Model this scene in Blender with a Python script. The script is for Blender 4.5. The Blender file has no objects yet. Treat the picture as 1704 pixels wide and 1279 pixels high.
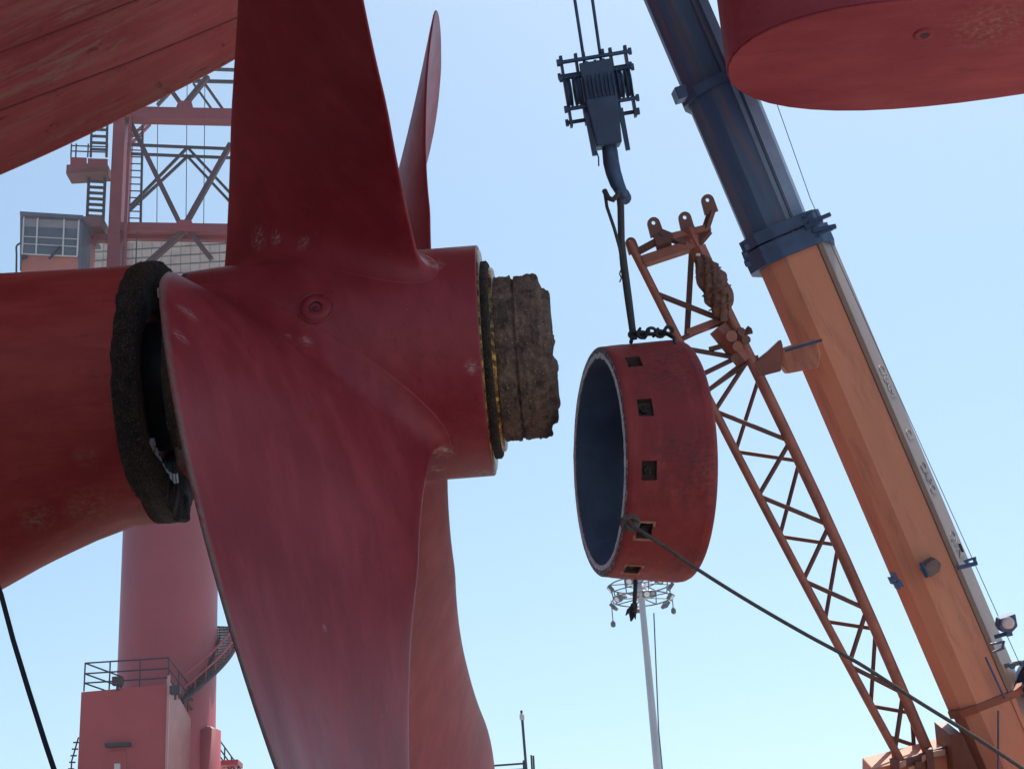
import bpy, math, random
import numpy as np
from mathutils import Vector, Matrix, noise
random.seed(7)
SC = bpy.context.scene
COL = SC.collection
R_ = math.radians

# ------------------------------------------------------------------ camera
FPX = 2600.0                                   # focal length in photo pixels (1704 wide)
PITCH, ROLL = R_(23), R_(3.7)
CAM = Vector((0, 0, 1.6))
Fw = Vector((0, math.cos(PITCH), math.sin(PITCH)))
R0 = Vector((1, 0, 0)); U0 = Vector((0, -math.sin(PITCH), math.cos(PITCH)))
Rt = R0*math.cos(ROLL) - U0*math.sin(ROLL)
Up = U0*math.cos(ROLL) + R0*math.sin(ROLL)
cam_d = bpy.data.cameras.new('camera'); cam = bpy.data.objects.new('camera', cam_d); COL.objects.link(cam)
cam_d.sensor_width = 36; cam_d.lens = 36*FPX/1704
cam_d.clip_start = .05; cam_d.clip_end = 9000
M3 = Matrix((Rt, Up, -Fw)).transposed()
cam.matrix_world = Matrix.Translation(CAM) @ M3.to_4x4()
SC.camera = cam

# ------------------------------------------------------------------ sky, sun, exposure
SUN_EL, SUN_AZ = R_(66), R_(24)                # azimuth clockwise from +Y towards +X
sun_dir = Vector((math.sin(SUN_AZ)*math.cos(SUN_EL), math.cos(SUN_AZ)*math.cos(SUN_EL), math.sin(SUN_EL)))
W = bpy.data.worlds.new('World'); SC.world = W; W.use_nodes = True
nt = W.node_tree; bg = nt.nodes['Background']
sky = nt.nodes.new('ShaderNodeTexSky'); sky.sky_type = 'NISHITA'; sky.sun_disc = False
sky.sun_elevation = SUN_EL; sky.sun_rotation = SUN_AZ
sky.air_density = 1.0; sky.dust_density = 1.3; sky.ozone_density = .3
tint = nt.nodes.new('ShaderNodeMix'); tint.data_type = 'RGBA'; tint.blend_type = 'MULTIPLY'; tint.inputs[0].default_value = 1
tint.inputs[7].default_value = (.91, 1.035, .99, 1)      # white balance of the photograph, even over the whole sky
nt.links.new(sky.outputs[0], tint.inputs[6]); nt.links.new(tint.outputs[2], bg.inputs[0]); bg.inputs[1].default_value = .12
sl = bpy.data.lights.new('sun', 'SUN'); sl.energy = 4.6; sl.angle = R_(.6); sl.color = (1, .95, .87)
so = bpy.data.objects.new('sun', sl); COL.objects.link(so)
so.rotation_euler = (-sun_dir).to_track_quat('-Z', 'Y').to_euler(); so.location = (20, 20, 60)
SC.view_settings.view_transform = 'Standard'; SC.view_settings.look = 'None'
SC.view_settings.exposure = .55; SC.view_settings.gamma = 1
SC.render.engine = 'CYCLES'
SC.render.resolution_x, SC.render.resolution_y = 1024, 768

# ------------------------------------------------------------------ helpers
def at(px, py, d):                             # photo pixel -> world point at view depth d
    px, py, d = float(px), float(py), float(d)
    return CAM + d*(Fw + (px-852)/FPX*Rt + (640-py)/FPX*Up)
def onY(px, py, Y):                            # photo pixel -> world point on the vertical plane y = Y
    px, py = float(px), float(py)
    v = Fw + (px-852)/FPX*Rt + (640-py)/FPX*Up
    return CAM + v*(Y/v.y)
OFF = {}
class MB:
    def __init__(s): s.v = []; s.f = []; s.sm = []; s.mi = []
    def add(s, vs, fs, smooth=False, mi=0):
        b = len(s.v); s.v += [tuple(v) for v in vs]
        for f in fs: s.f.append([b+i for i in f]); s.sm.append(smooth); s.mi.append(mi)
        return s
    def box(s, c, ax, ay, az, mi=0):           # centre and three half vectors
        c = Vector(c); ax = Vector(ax); ay = Vector(ay); az = Vector(az)
        if ax.cross(ay).dot(az) < 0: ax = -ax
        vs = [c+sx*ax+sy*ay+sz*az for sx in (-1, 1) for sy in (-1, 1) for sz in (-1, 1)]
        return s.add(vs, [(0, 1, 3, 2), (4, 6, 7, 5), (0, 4, 5, 1), (2, 3, 7, 6), (0, 2, 6, 4), (1, 5, 7, 3)], mi=mi)
    def abox(s, x0, x1, y0, y1, z0, z1, mi=0):
        return s.box(((x0+x1)/2, (y0+y1)/2, (z0+z1)/2), (abs(x1-x0)/2, 0, 0), (0, abs(y1-y0)/2, 0), (0, 0, abs(z1-z0)/2), mi)
    def bar(s, p, q, w, h=None, ref=None, mi=0):   # rectangular bar
        p = Vector(p); q = Vector(q); h = h or w
        d = (q-p).normalized(); ref = Vector(ref) if ref else (Vector((0, 0, 1)) if abs(d.z) < .9 else Vector((0, 1, 0)))
        a = d.cross(ref).normalized(); b = a.cross(d)
        return s.box((p+q)/2, (q-p)/2, a*w/2, b*h/2, mi)
    def tube(s, pts, r, n=8, smooth=True, cap=True, mi=0):
        pts = [Vector(p) for p in pts]; rs = r if hasattr(r, '__len__') else [r]*len(pts)
        vs = []; fs = []; a = None
        for i, p in enumerate(pts):
            t = (pts[min(i+1, len(pts)-1)]-pts[max(i-1, 0)]).normalized()
            if a is None: a = t.orthogonal().normalized()
            else: a = (a - t*a.dot(t)).normalized()
            b = t.cross(a)
            for k in range(n):
                w = 2*math.pi*k/n; vs.append(p+(a*math.cos(w)+b*math.sin(w))*rs[i])
        for i in range(len(pts)-1):
            for k in range(n):
                k2 = (k+1) % n; fs.append((i*n+k, i*n+k2, (i+1)*n+k2, (i+1)*n+k))
        s.add(vs, fs, smooth, mi)
        if cap:
            m = (len(pts)-1)*n
            s.add(vs[:n], [tuple(range(n))[::-1]], False, mi); s.add(vs[m:], [tuple(range(n))], False, mi)
        return s
    def lathe(s, o, ax, prof, n=64, smooth=True, closed=False, ref=None, jit=None, mi=0):  # prof: (along, radius)
        o = Vector(o); ax = Vector(ax).normalized(); ref = Vector(ref or (0, 0, 1))
        a = (ref-ax*ref.dot(ax)).normalized(); b = ax.cross(a); vs = []; fs = []
        for i, (h, r) in enumerate(prof):
            for k in range(n):
                w = 2*math.pi*k/n; rr = r; hh = h
                if jit: dr, dh = jit(i, w, h, r); rr += dr; hh += dh
                vs.append(o+ax*hh+(a*math.cos(w)+b*math.sin(w))*rr)
        m = len(prof)
        for i in range(m if closed else m-1):
            for k in range(n):
                k2 = (k+1) % n; i2 = (i+1) % m
                fs.append((i*n+k, i*n+k2, i2*n+k2, i2*n+k))
        return s.add(vs, fs, smooth, mi)
    def prism(s, poly, ext, mi=0):             # polygon (world points) extruded by a vector, closed
        poly = [Vector(p) for p in poly]; e = Vector(ext); n = len(poly)
        vs = poly+[p+e for p in poly]
        nn = Vector((0, 0, 0))
        for i in range(n): nn += poly[i].cross(poly[(i+1) % n])
        fl = nn.dot(e) > 0
        fs = [tuple(range(n))[::-1], tuple(range(n, 2*n))]+[(i, (i+1) % n, n+(i+1) % n, n+i) for i in range(n)]
        if not fl: fs = [f[::-1] for f in fs]
        return s.add(vs, fs, mi=mi)
    def build(s, name, mat, parent=None, bevel=0, auto=None):
        off = OFF.get(parent.name, Vector()) if parent else Vector()
        me = bpy.data.meshes.new(name)
        me.from_pydata([tuple(Vector(v)-off) for v in s.v], [], s.f)
        me.polygons.foreach_set('use_smooth', s.sm)
        for m in (mat if isinstance(mat, (list, tuple)) else [mat]): me.materials.append(m)
        me.polygons.foreach_set('material_index', s.mi)
        me.validate(); me.update()
        o = bpy.data.objects.new(name, me); COL.objects.link(o)
        if parent: o.parent = parent
        OFF[o.name] = off
        if bevel:
            b = o.modifiers.new('bevel', 'BEVEL'); b.width = bevel; b.segments = 2; b.limit_method = 'ANGLE'; b.angle_limit = R_(40)
        return o
def thing(name, label, cat, loc, group=None):
    o = bpy.data.objects.new(name, None); COL.objects.link(o); o.location = loc
    o.empty_display_size = .3
    OFF[o.name] = Vector(loc); return tag(o, label, cat, group)
def tag(o, label, cat, group=None):
    o['label'] = label; o['category'] = cat
    if group: o['group'] = group
    return o
def struct(o): o['kind'] = 'structure'; return o
def lerp(a, b, t): return a+(b-a)*t
def smooth01(t): t = max(0, min(1, t)); return t*t*(3-2*t)

# ------------------------------------------------------------------ materials
def new_mat(name):
    m = bpy.data.materials.new(name); m.use_nodes = True
    return m, m.node_tree, m.node_tree.nodes['Principled BSDF']
def node(nt, t, **kw):
    n = nt.nodes.new(t)
    for k, v in kw.items():
        if k.startswith('i_'):
            key = k[2:]; key = int(key) if key.isdigit() else key.replace('_', ' ')
            n.inputs[key].default_value = v
        else: setattr(n, k, v)
    return n
def ramp(nt, src, a, b, ca=(0, 0, 0, 1), cb=(1, 1, 1, 1)):
    r = nt.nodes.new('ShaderNodeValToRGB'); nt.links.new(src, r.inputs[0])
    r.color_ramp.elements[0].position = a; r.color_ramp.elements[1].position = b
    r.color_ramp.elements[0].color = ca; r.color_ramp.elements[1].color = cb
    return r.outputs[0]
def mix(nt, fac, a, b, mode='MIX'):
    m = nt.nodes.new('ShaderNodeMix'); m.data_type = 'RGBA'; m.blend_type = mode
    for sock, v in ((m.inputs[0], fac), (m.inputs[6], a), (m.inputs[7], b)):
        if isinstance(v, (tuple, list)): sock.default_value = (*v[:3], 1)
        elif isinstance(v, (int, float)): sock.default_value = v
        else: nt.links.new(v, sock)
    return m.outputs[2]
def coords(nt, scale=(1, 1, 1), rot=(0, 0, 0)):
    g = nt.nodes.new('ShaderNodeNewGeometry'); mp = nt.nodes.new('ShaderNodeMapping')
    nt.links.new(g.outputs['Position'], mp.inputs[0]); mp.inputs['Scale'].default_value = scale; mp.inputs['Rotation'].default_value = rot
    return mp.outputs[0]
def oriented(nt, along, s_along, s_across):     # world position measured along / across a direction
    t = Vector(along).normalized(); a = t.orthogonal().normalized(); b = t.cross(a)
    g = nt.nodes.new('ShaderNodeNewGeometry'); c = nt.nodes.new('ShaderNodeCombineXYZ')
    for i, (v, k) in enumerate(((t, s_along), (a, s_across), (b, s_across))):
        d = node(nt, 'ShaderNodeVectorMath', operation='DOT_PRODUCT'); nt.links.new(g.outputs['Position'], d.inputs[0]); d.inputs[1].default_value = v*k
        nt.links.new(d.outputs['Value'], c.inputs[i])
    return c.outputs[0]
def nz(nt, vec, scale, detail=5, rough=.6, dist=0):
    n = node(nt, 'ShaderNodeTexNoise'); n.inputs['Scale'].default_value = scale; n.inputs['Detail'].default_value = detail
    n.inputs['Roughness'].default_value = rough; n.inputs['Distortion'].default_value = dist
    nt.links.new(vec, n.inputs['Vector']); return n.outputs[0]
def bump(nt, p, h, strength=.3, dist=.01):
    b = nt.nodes.new('ShaderNodeBump'); b.inputs['Strength'].default_value = strength; b.inputs['Distance'].default_value = dist
    nt.links.new(h, b.inputs['Height']); nt.links.new(b.outputs[0], p.inputs['Normal'])
def simple(name, col, rough=.5, metal=0, var=.25, scale=3, bmp=.1, stretch=(1, 1, 1), dirt=None, dirt_amt=(.55, .75), spec=.5, along=None):
    m, t, p = new_mat(name)
    v = oriented(t, *along) if along else coords(t, stretch); n = nz(t, v, scale, 6)
    lo = tuple(c*(1-var) for c in col); hi = tuple(min(1, c*(1+var)) for c in col)
    c = mix(t, ramp(t, n, .3, .7), lo, hi)
    if dirt:
        n2 = nz(t, v, scale*2.7, 8, .7); c = mix(t, ramp(t, n2, *dirt_amt), c, dirt)
    t.links.new(c, p.inputs['Base Color'])
    p.inputs['Roughness'].default_value = rough; p.inputs['Metallic'].default_value = metal
    p.inputs['Specular IOR Level'].default_value = spec
    if bmp: bump(t, p, nz(t, v, scale*8, 4), bmp, .004)
    return m
def scuff_mask(t, spots):
    g = t.nodes.new('ShaderNodeNewGeometry'); out = None
    for c, r in spots:
        d = node(t, 'ShaderNodeVectorMath', operation='DISTANCE'); t.links.new(g.outputs['Position'], d.inputs[0]); d.inputs[1].default_value = c
        q = node(t, 'ShaderNodeMapRange'); t.links.new(d.outputs['Value'], q.inputs[0])
        q.inputs[1].default_value = r; q.inputs[2].default_value = r*.3; q.inputs[3].default_value = 0; q.inputs[4].default_value = 1
        if out is None: out = q.outputs[0]
        else:
            mx = node(t, 'ShaderNodeMath', operation='MAXIMUM'); t.links.new(out, mx.inputs[0]); t.links.new(q.outputs[0], mx.inputs[1]); out = mx.outputs[0]
    return out
def red_paint(name, col, col2, rough, streak=(1, 1, 1), scuffs=None, scuff_col=(.42, .30, .27), wear_attr=None, patch=.0, patch_col=(.3, .16, .1), bmp=.12, spec=.5, rough_patches=False):
    m, t, p = new_mat(name)
    v = coords(t); vs = oriented(t, *streak)
    c = mix(t, ramp(t, nz(t, v, .9, 4), .3, .72), col, col2)
    c = mix(t, ramp(t, nz(t, vs, 2.2, 7, .65), .45, .75), c, tuple(x*1.18+.008 for x in col2))
    c = mix(t, ramp(t, nz(t, vs, 7, 8, .7), .58, .8), c, tuple(x*.72 for x in col))
    if patch: c = mix(t, ramp(t, nz(t, v, 3.2, 9, .72), .70-patch, .74-patch*.8), c, patch_col)
    fine = nz(t, v, 60, 3)
    if rough_patches:                          # flaked, cracked old coats running along the plating
        w1 = nz(t, vs, 6, 10, .78, .6); w2 = nz(t, vs, 1.6, 4)
        fl = node(t, 'ShaderNodeMath', operation='MULTIPLY'); t.links.new(ramp(t, w1, .49, .57), fl.inputs[0]); t.links.new(ramp(t, w2, .42, .6), fl.inputs[1])
        c = mix(t, fl.outputs[0], c, (.40, .19, .16))
        cr_ = nz(t, oriented(t, streak[0], .35, 5), 3, 6, .6)
        c = mix(t, ramp(t, cr_, .28, .33, (1, 1, 1, 1), (0, 0, 0, 1)), c, (.10, .025, .025)); fine = w1
    c = mix(t, ramp(t, nz(t, v, 38, 2), .765, .79), c, (.40, .27, .24))
    if scuffs:
        mk = scuff_mask(t, scuffs); mm = node(t, 'ShaderNodeMath', operation='MULTIPLY')
        t.links.new(mk, mm.inputs[0]); t.links.new(ramp(t, nz(t, coords(t, (9, 9, 22)), 2.2, 7, .7), .45, .68), mm.inputs[1])
        c = mix(t, mm.outputs[0], c, scuff_col)
    if wear_attr:
        a = node(t, 'ShaderNodeAttribute'); a.attribute_name = wear_attr
        mm = node(t, 'ShaderNodeMath', operation='MULTIPLY')
        t.links.new(a.outputs['Fac'], mm.inputs[0]); t.links.new(ramp(t, nz(t, v, 14, 8, .7), .32, .55), mm.inputs[1])
        c = mix(t, mm.outputs[0], c, (.17, .12, .10))
    t.links.new(c, p.inputs['Base Color'])
    rr = node(t, 'ShaderNodeMapRange'); t.links.new(nz(t, vs, 3, 5), rr.inputs[0]); rr.inputs[3].default_value = rough-.1; rr.inputs[4].default_value = rough+.14
    t.links.new(rr.outputs[0], p.inputs['Roughness'])
    p.inputs['Specular IOR Level'].default_value = spec
    ad = node(t, 'ShaderNodeMath', operation='ADD'); t.links.new(fine, ad.inputs[0]); t.links.new(nz(t, v, 9, 6), ad.inputs[1])
    bump(t, p, ad.outputs[0], bmp, .006)
    return m
def crust(name, c1, c2, c3, scale=9):
    m, t, p = new_mat(name); v = coords(t)
    n = nz(t, v, scale, 9, .72); c = mix(t, ramp(t, n, .35, .62), c1, c2)
    vo = node(t, 'ShaderNodeTexVoronoi'); vo.inputs['Scale'].default_value = scale*4; t.links.new(v, vo.inputs['Vector'])
    c = mix(t, ramp(t, vo.outputs['Distance'], .10, .22, (1, 1, 1, 1), (0, 0, 0, 1)), c, c3)
    t.links.new(c, p.inputs['Base Color']); p.inputs['Roughness'].default_value = .85
    bump(t, p, nz(t, v, scale*3, 9, .8), .9, .03)
    return m
# ================================================================== DOCK (setting)
M_conc = simple('concrete', (.32, .30, .29), .9, 0, .2, .4, .2, dirt=(.19, .17, .16), dirt_amt=(.5, .7))
struct(MB().abox(-300, 300, -30, 62, -.5, 0).build('dock_floor', M_conc))
for (y0, y1) in ((62.01, 63), (-31, -30.01)):
    struct(MB().abox(-300, 300, y0, y1, -.5, 8.9).build('dock_wall', M_conc))
for (y0, y1) in ((62, 1500), (-1500, -30)):
    struct(MB().abox(-1500, 1500, y0, y1, 8.9, 9.0).build('quay', M_conc))

# ================================================================== SHIP FRAME
O = at(560, 620, 12.0)
EPS = .0351
ex = Vector((math.cos(EPS), -math.sin(EPS), 0)); ey = Vector((math.sin(EPS), math.cos(EPS), 0)); ez = Vector((0, 0, 1))
def S(x, y, z): return O+ex*x+ey*y+ez*z
def ship_xz(px, py, y=0):                      # pixel -> (x, z) in the plane at distance y from the centreline
    v = Fw+(px-852)/FPX*Rt+(640-py)/FPX*Up
    t = (O+ey*y-CAM).dot(ey)/v.dot(ey); q = CAM+v*t-O
    return q.dot(ex), q.z

# ---- blade geometry (fitted)
BP = dict(R=5.8, psi=-.2941, s1=-1.1486, s2=.4256, s3=.0195, k0=-.1184, k1=.0059, k2=.793, c=(2.1729, 2.5576, 2.4739, 2.3118), P=(6.7045, 9.9844, 5.2038))
RF = .20                                       # radius of the root fillets
RH = .885
def root_fillet(r):
    d = min(max(r-RH, 0), RF); return RF-math.sqrt(max(0, RF**2-(RF-d)**2))
def blade_point(rho, s, k):
    r = .7+rho*(BP['R']-.7)
    c = np.interp(rho, [0, .3, .6, .85, 1.001], [*BP['c'], BP['c'][3]])
    c *= math.sqrt(max(0, 1-max(0, (rho-.8)/.2)**2.2))
    c += 1.3*root_fillet(r)
    P0, Pm, P1 = BP['P']; P = P0*(1-rho)*(1-2*rho)+4*Pm*rho*(1-rho)+P1*rho*(2*rho-1)
    be = math.atan2(P, 2*math.pi*r)
    th = BP['psi']+k*math.pi/2+BP['s1']*rho+BP['s2']*rho**2+BP['s3']*rho**3+s*c*math.cos(be)/r
    x = BP['k0']+BP['k1']*rho+BP['k2']*rho**2-s*c*math.sin(be)
    return Vector((x, -r*math.cos(th), r*math.sin(th))), r, c
def make_blade(k):
    rhos = [0, .034, .0363, .0366, .037, .038, .0395, .0415, .044, .047, .051, .056, .062, .069, .077, .09, .115, .15]+list(np.linspace(.19, .84, 22))+[.87, .9, .92, .94, .955, .97, .98, .988, .994, .998, .9995]
    ns = 30; ss = [-.5*math.cos(math.pi*j/ns) for j in range(ns+1)]
    top = []; bot = []; wear = []
    for rho in rhos:
        tr = []; br = []
        for s in ss:
            p, r, c = blade_point(rho, s, k)
            e = .004
            pa, _, _ = blade_point(min(.9999, rho+e), s, k); pb, _, _ = blade_point(max(0, rho-e), s, k)
            sa, _, _ = blade_point(min(rho, .985), min(.5, s+.02), k); sb, _, _ = blade_point(min(rho, .985), max(-.5, s-.02), k)
            n = (pa-pb).cross(sa-sb); n = n.normalized() if n.length > 1e-9 else Vector((1, 0, 0))
            u = 2*s
            t = lerp(.24, .035, min(1, rho/1.0)**.75)*max(0, 1-abs(u)**2.4)**.75*.5
            if rho > .85: t *= max(.15, (1-rho)/.15)
            fil = root_fillet(r)*max(0, 1-abs(u)**4)**.5
            t += fil+.008
            if abs(u) > .9999: t = .006
            for sg, lst in ((1, tr), (-1, br)):
                q = p+n*t*sg
                if r < RH+RF+.15:                  # keep the fillet on its own cylinder so that it runs out flush on the hub
                    w_ = 1-smooth01((r-RH-RF)/.15); rad = math.hypot(q.y, q.z); k_ = lerp(1, r/rad, w_); q = Vector((q.x, q.y*k_, q.z*k_))
                lst.append(q)
            edge = max(0, min(1, (s*c-(.5*c-.055))/.04))          # bare strip along the leading edge
            wear.append(edge)
        top.append(tr); bot.append(br)
    m = len(ss); mb = MB(); vs = []; fs = []
    for g in (top, bot):
        for row in g: vs += [S(*p) for p in row]
    nr = len(rhos); h = nr*m
    for i in range(nr-1):
        for j in range(m-1):
            a = i*m+j; fs.append((a, a+1, a+m+1, a+m)); fs.append((h+a, h+a+m, h+a+m+1, h+a+1))
        a = i*m; fs.append((a, a+m, h+a+m, h+a)); a = i*m+m-1; fs.append((a, h+a, h+a+m, a+m))
    for j in range(m-1):
        a = (nr-1)*m+j; fs.append((a, a+1, h+a+1, h+a))
    mb.add(vs, fs, True)
    return mb, wear+wear

from mathutils.bvhtree import BVHTree
hubprof = [(-1.06, .55), (-1.06, .83), (-1.03, .86), (-.85, .875), (-.5, RH), (1.0, RH-.002), (1.152, RH-.003), (1.16, RH-.011), (1.16, .60)]
HUB_MB = MB().lathe(O, ex, hubprof, 128, True)
BLADES = [make_blade(k) for k in range(4)]
bv = []; bf_ = []
for m_b in [HUB_MB]+[q[0] for q in BLADES]:
    o_ = len(bv); bv += [Vector(v) for v in m_b.v]; bf_ += [[o_+i for i in f] for f in m_b.f]
BVH = BVHTree.FromPolygons(bv, bf_)
def surf(px, py):                              # visible propeller surface under a photo pixel
    v = (Fw+(px-852)/FPX*Rt+(640-py)/FPX*Up).normalized()
    hit = BVH.ray_cast(CAM, v)
    return hit[0] if hit[0] is not None else CAM+v*11
def surf_n(px, py):
    v = (Fw+(px-852)/FPX*Rt+(640-py)/FPX*Up).normalized()
    n_ = BVH.ray_cast(CAM, v)[1]; return n_ if n_.dot(v) < 0 else -n_
SCUFFS = [(surf(430, 398), .13), (surf(460, 396), .09), (surf(505, 405), .08), (surf(722, 440), .10), (surf(740, 752), .10), (surf(730, 780), .08),
          (surf(508, 568), .06), (surf(480, 560), .04), (surf(800, 785), .10), (surf(786, 610), .07), (surf(312, 520), .10), (surf(540, 1045), .03), (surf(300, 560), .08)]
M_prop = red_paint('antifouling_red', (.20, .016, .024), (.27, .028, .038), .42, ((.30, -.35, -1), .55, 1.7), SCUFFS, wear_attr='wear', spec=.32)
M_wrk = red_paint('antifouling_hull', (.37, .068, .074), (.47, .125, .12), .7, (ex*.9+ez*.42, .28, 2.6), patch=.10, patch_col=(.19, .05, .045), bmp=.9, rough_patches=True, spec=.18)
M_boss = red_paint('antifouling_boss', (.27, .025, .026), (.36, .050, .043), .5, (ex, .5, 2), [(at(150, 850, 11.3), .22), (at(140, 765, 11.1), .12), (at(60, 870, 11.2), .18)], (.30, .17, .12), patch=.0, spec=.18)
M_rud = red_paint('antifouling_rudder', (.24, .032, .044), (.30, .05, .06), .6, (ex, .5, 2), [(at(1660, 90, 12.4), .5), (at(1540, 58, 12.3), .12)], (.33, .22, .17), spec=.2)
M_crust = crust('black_crust', (.005, .004, .004), (.045, .026, .016), (.34, .23, .14), 14)
M_nut = crust('fouled_nut', (.055, .037, .031), (.25, .155, .115), (.42, .32, .24), 9)
M_brass = simple('bronze', (.45, .27, .08), .35, .9, .4, 9, .1, dirt=(.06, .035, .022), dirt_amt=(.36, .56))
M_bare = simple('bare_metal', (.62, .64, .66), .4, .3, .2, 20, .2, dirt=(.1, .1, .1), dirt_amt=(.55, .7))
M_skyarc = simple('sky_light_pale', (.82, .84, .86), .45, 0, .1, 20, .1)  # pale colour standing for sky light on the recess rim
M_black = simple('black_hole', (.012, .011, .012), .6, 0, .2, 5, 0)
M_darkred = simple('dark_red_groove', (.07, .012, .014), .5, 0, .2, 5, .1)

# ================================================================== PROPELLER
prop = thing('ship_propeller', 'large four-bladed ship propeller painted dark red, its cap removed', 'propeller', O)
hub = HUB_MB.build('hub', M_prop, prop)
hub.data.set_sharp_from_angle(angle=R_(30))
import bmesh
for k in range(4):
    mb, wear = BLADES[k]
    b = mb.build('blade', M_prop, prop)
    at_ = b.data.attributes.new('wear', 'FLOAT', 'POINT'); at_.data.foreach_set('value', wear)
    bm = bmesh.new(); bm.from_mesh(b.data); bmesh.ops.recalc_face_normals(bm, faces=bm.faces); bm.to_mesh(b.data); bm.free()
# round cover with a grease plug on the hub
pc = surf(525, 512); nrm = surf_n(525, 512)
cover = MB().lathe(pc-nrm*.01, nrm, [(-.03, .138), (.012, .136), (.016, .128), (.004, .124), (.004, .118), (.020, .114), (.022, .05), (.019, .046)], 40, ref=ex).build('cover_plate', M_prop, prop)
MB().lathe(pc-nrm*.01, nrm, [(.0215, .047), (.016, .042), (-.02, .036), (-.02, .001)], 20, ref=ex).build('plug_hole', M_black, cover)
MB().lathe(pc+nrm*.001+ez*-.012, nrm, [(-.02, .02), (.008, .019), (.012, .008), (.012, .001)], 12, ref=ex).build('plug_screw', M_darkred, cover)
# aft flange, bronze band and fouled nut
def jr(amp, sc, seed=0):
    return lambda i, w, h, r: (amp*noise.fractal(Vector((math.cos(w)*r*sc+seed, math.sin(w)*r*sc, h*sc)), .7, 2.2, 5)*(1 if r > .05 else 0), 0)
MB().lathe(O, ex, [(1.1605, .845), (1.172, .842), (1.172, .60)], 96).build('hub_face_plate', M_brass, prop)
MB().lathe(O, ex, [(1.165, .74), (1.17, .755), (1.215, .755), (1.225, .745), (1.232, .735), (1.232, .5)], 96, jit=jr(.008, 9)).build('flange_ring', M_crust, prop)
MB().lathe(O, ex, [(1.20, .70), (1.252, .705), (1.262, .69), (1.262, .5)], 96).build('bronze_band', M_brass, prop)
nprof = [(1.235, .60), (1.25, .618)]+[(1.25+.335*i/64, .622-(.02 if i in (27, 28, 29, 30) else 0)) for i in range(1, 65)]
nprof += [(1.595, .60), (1.603, .56), (1.608, .525), (1.63, .515), (1.65, .51), (1.662, .49), (1.667, .40), (1.669, .25), (1.667, .02)]
def njit(i, w, h, r):
    p = Vector((math.cos(w)*r*4, math.sin(w)*r*4, h*4))
    g = noise.fractal(p*6, .8, 2.1, 5); dr = .012*noise.fractal(p*1.2, .7, 2.2, 4)+.012*g+.010*max(0, noise.noise(p*13)-.1)
    dh = 0
    if h > 1.54:
        e = noise.noise(Vector((math.cos(w)*2.2, math.sin(w)*2.2, 1.3)))
        dh = .035*e+.02*noise.noise(p*2.4)+.012*g; dr += .014*noise.noise(p*3)
    if r < .1: return 0, 0
    return dr, dh
MB().lathe(O, ex, nprof, 420, True, jit=njit).build('shaft_nut', M_nut, prop)
# fouled ring on the forward side of the hub
def cj(amp): return lambda i, w, h, r: (amp*noise.fractal(Vector((math.cos(w)*r*5, math.sin(w)*r*5, h*9)), .6, 2.2, 5), amp*.5*noise.noise(Vector((math.cos(w)*r*9, math.sin(w)*r*9, h*3))))
MB().lathe(O, ex, [(-1.05, .845), (-1.085, .85), (-1.09, .815), (-1.12, .81), (-1.125, .77), (-1.155, .765), (-1.16, .60), (-1.155, .48)], 110, jit=cj(.012)).build('seal_ring', crust('brown_crust', (.05, .03, .02), (.12, .075, .04), (.32, .22, .13), 9), prop)

# ================================================================== SHIP STERN
ship = thing('ship_hull', 'weathered red underside of a ship stern with its propeller shaft boss', 'ship', S(-6, 0, 0))
# overhanging hull: V sections rising outwards and aft
key = [(-700, 560), (-350, 440), (0, 290), (110, 241), (200, 197), (300, 146), (385, 102), (440, 66), (490, 10), (530, -90), (575, -330)]
cl = [ship_xz(*q) for q in key]
cl += [(cl[-1][0]+.6, 8.4), (cl[-1][0]+2, 8.9), (6.5, 9.6)]
xs = np.linspace(-24, 6.5, 180)
zc = np.interp(xs, [c[0] for c in cl], [c[1] for c in cl])
zc = np.convolve(np.pad(zc, 1, mode='edge'), np.ones(3)/3, 'valid')
def hull_z(x, y):
    z0 = float(np.interp(x, xs, zc)); a = abs(y)
    fwd = smooth01((-9-x)/3)
    h = (math.sqrt(a*a+.004)-.063)*(.80 if y < 0 else 1.1)
    return lerp(z0+(h if h < 3.5 or y > 0 else 3.5+(h-3.5)*.35/(1+.12*(h-3.5))), .9-O.z+.05*a, fwd)
ysec = list(np.concatenate([np.linspace(-15, -6.4, 10), np.linspace(-6, 6, 81), np.linspace(6, 15, 12)[1:]])); vs = []; fs = []
for x in xs:
    for y in ysec:
        ya = max(y, -6.4-8.6*smooth01((-8-x)/3))
        vs.append(S(x, ya, hull_z(x, ya)+.012*noise.noise(Vector((x*.9, y*.9, 3)))))
n = len(ysec)
for i in range(len(xs)-1):
    for j in range(n-1): a = i*n+j; fs.append((a, a+n, a+n+1, a+1))
# side shell and deck close the hull above
mb = MB(); mb.add(vs, fs, True)
for j in (0, n-1):
    lo = [vs[i*n+j] for i in range(len(xs))]; hi = [Vector((v.x, v.y, O.z+22)) for v in lo]
    mb.add(lo+hi, [(i, i+1, len(lo)+i+1, len(lo)+i) for i in range(len(lo)-1)], True)
for i in range(len(xs)-1):                     # deck
    mb.add([Vector((vs[i*n].x, vs[i*n].y, O.z+22)), Vector((vs[i*n+n].x, vs[i*n+n].y, O.z+22)), Vector((vs[i*n+2*n-1].x, vs[i*n+2*n-1].y, O.z+22)), Vector((vs[i*n+n-1].x, vs[i*n+n-1].y, O.z+22))], [(0, 1, 2, 3)])
for i in (0, len(xs)-1):
    row = [vs[i*n+j] for j in range(n)]; mb.add(row+[Vector((v.x, v.y, O.z+22)) for v in row], [(j, j+1, n+j+1, n+j) for j in range(n-1)])
mb.build('hull_plating', M_wrk, ship)
M_seam = simple('weld_bead', (.20, .040, .044), .7, 0, .3, 8, .3)
HB = BVHTree.FromPolygons([Vector(v) for v in vs], fs)
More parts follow.
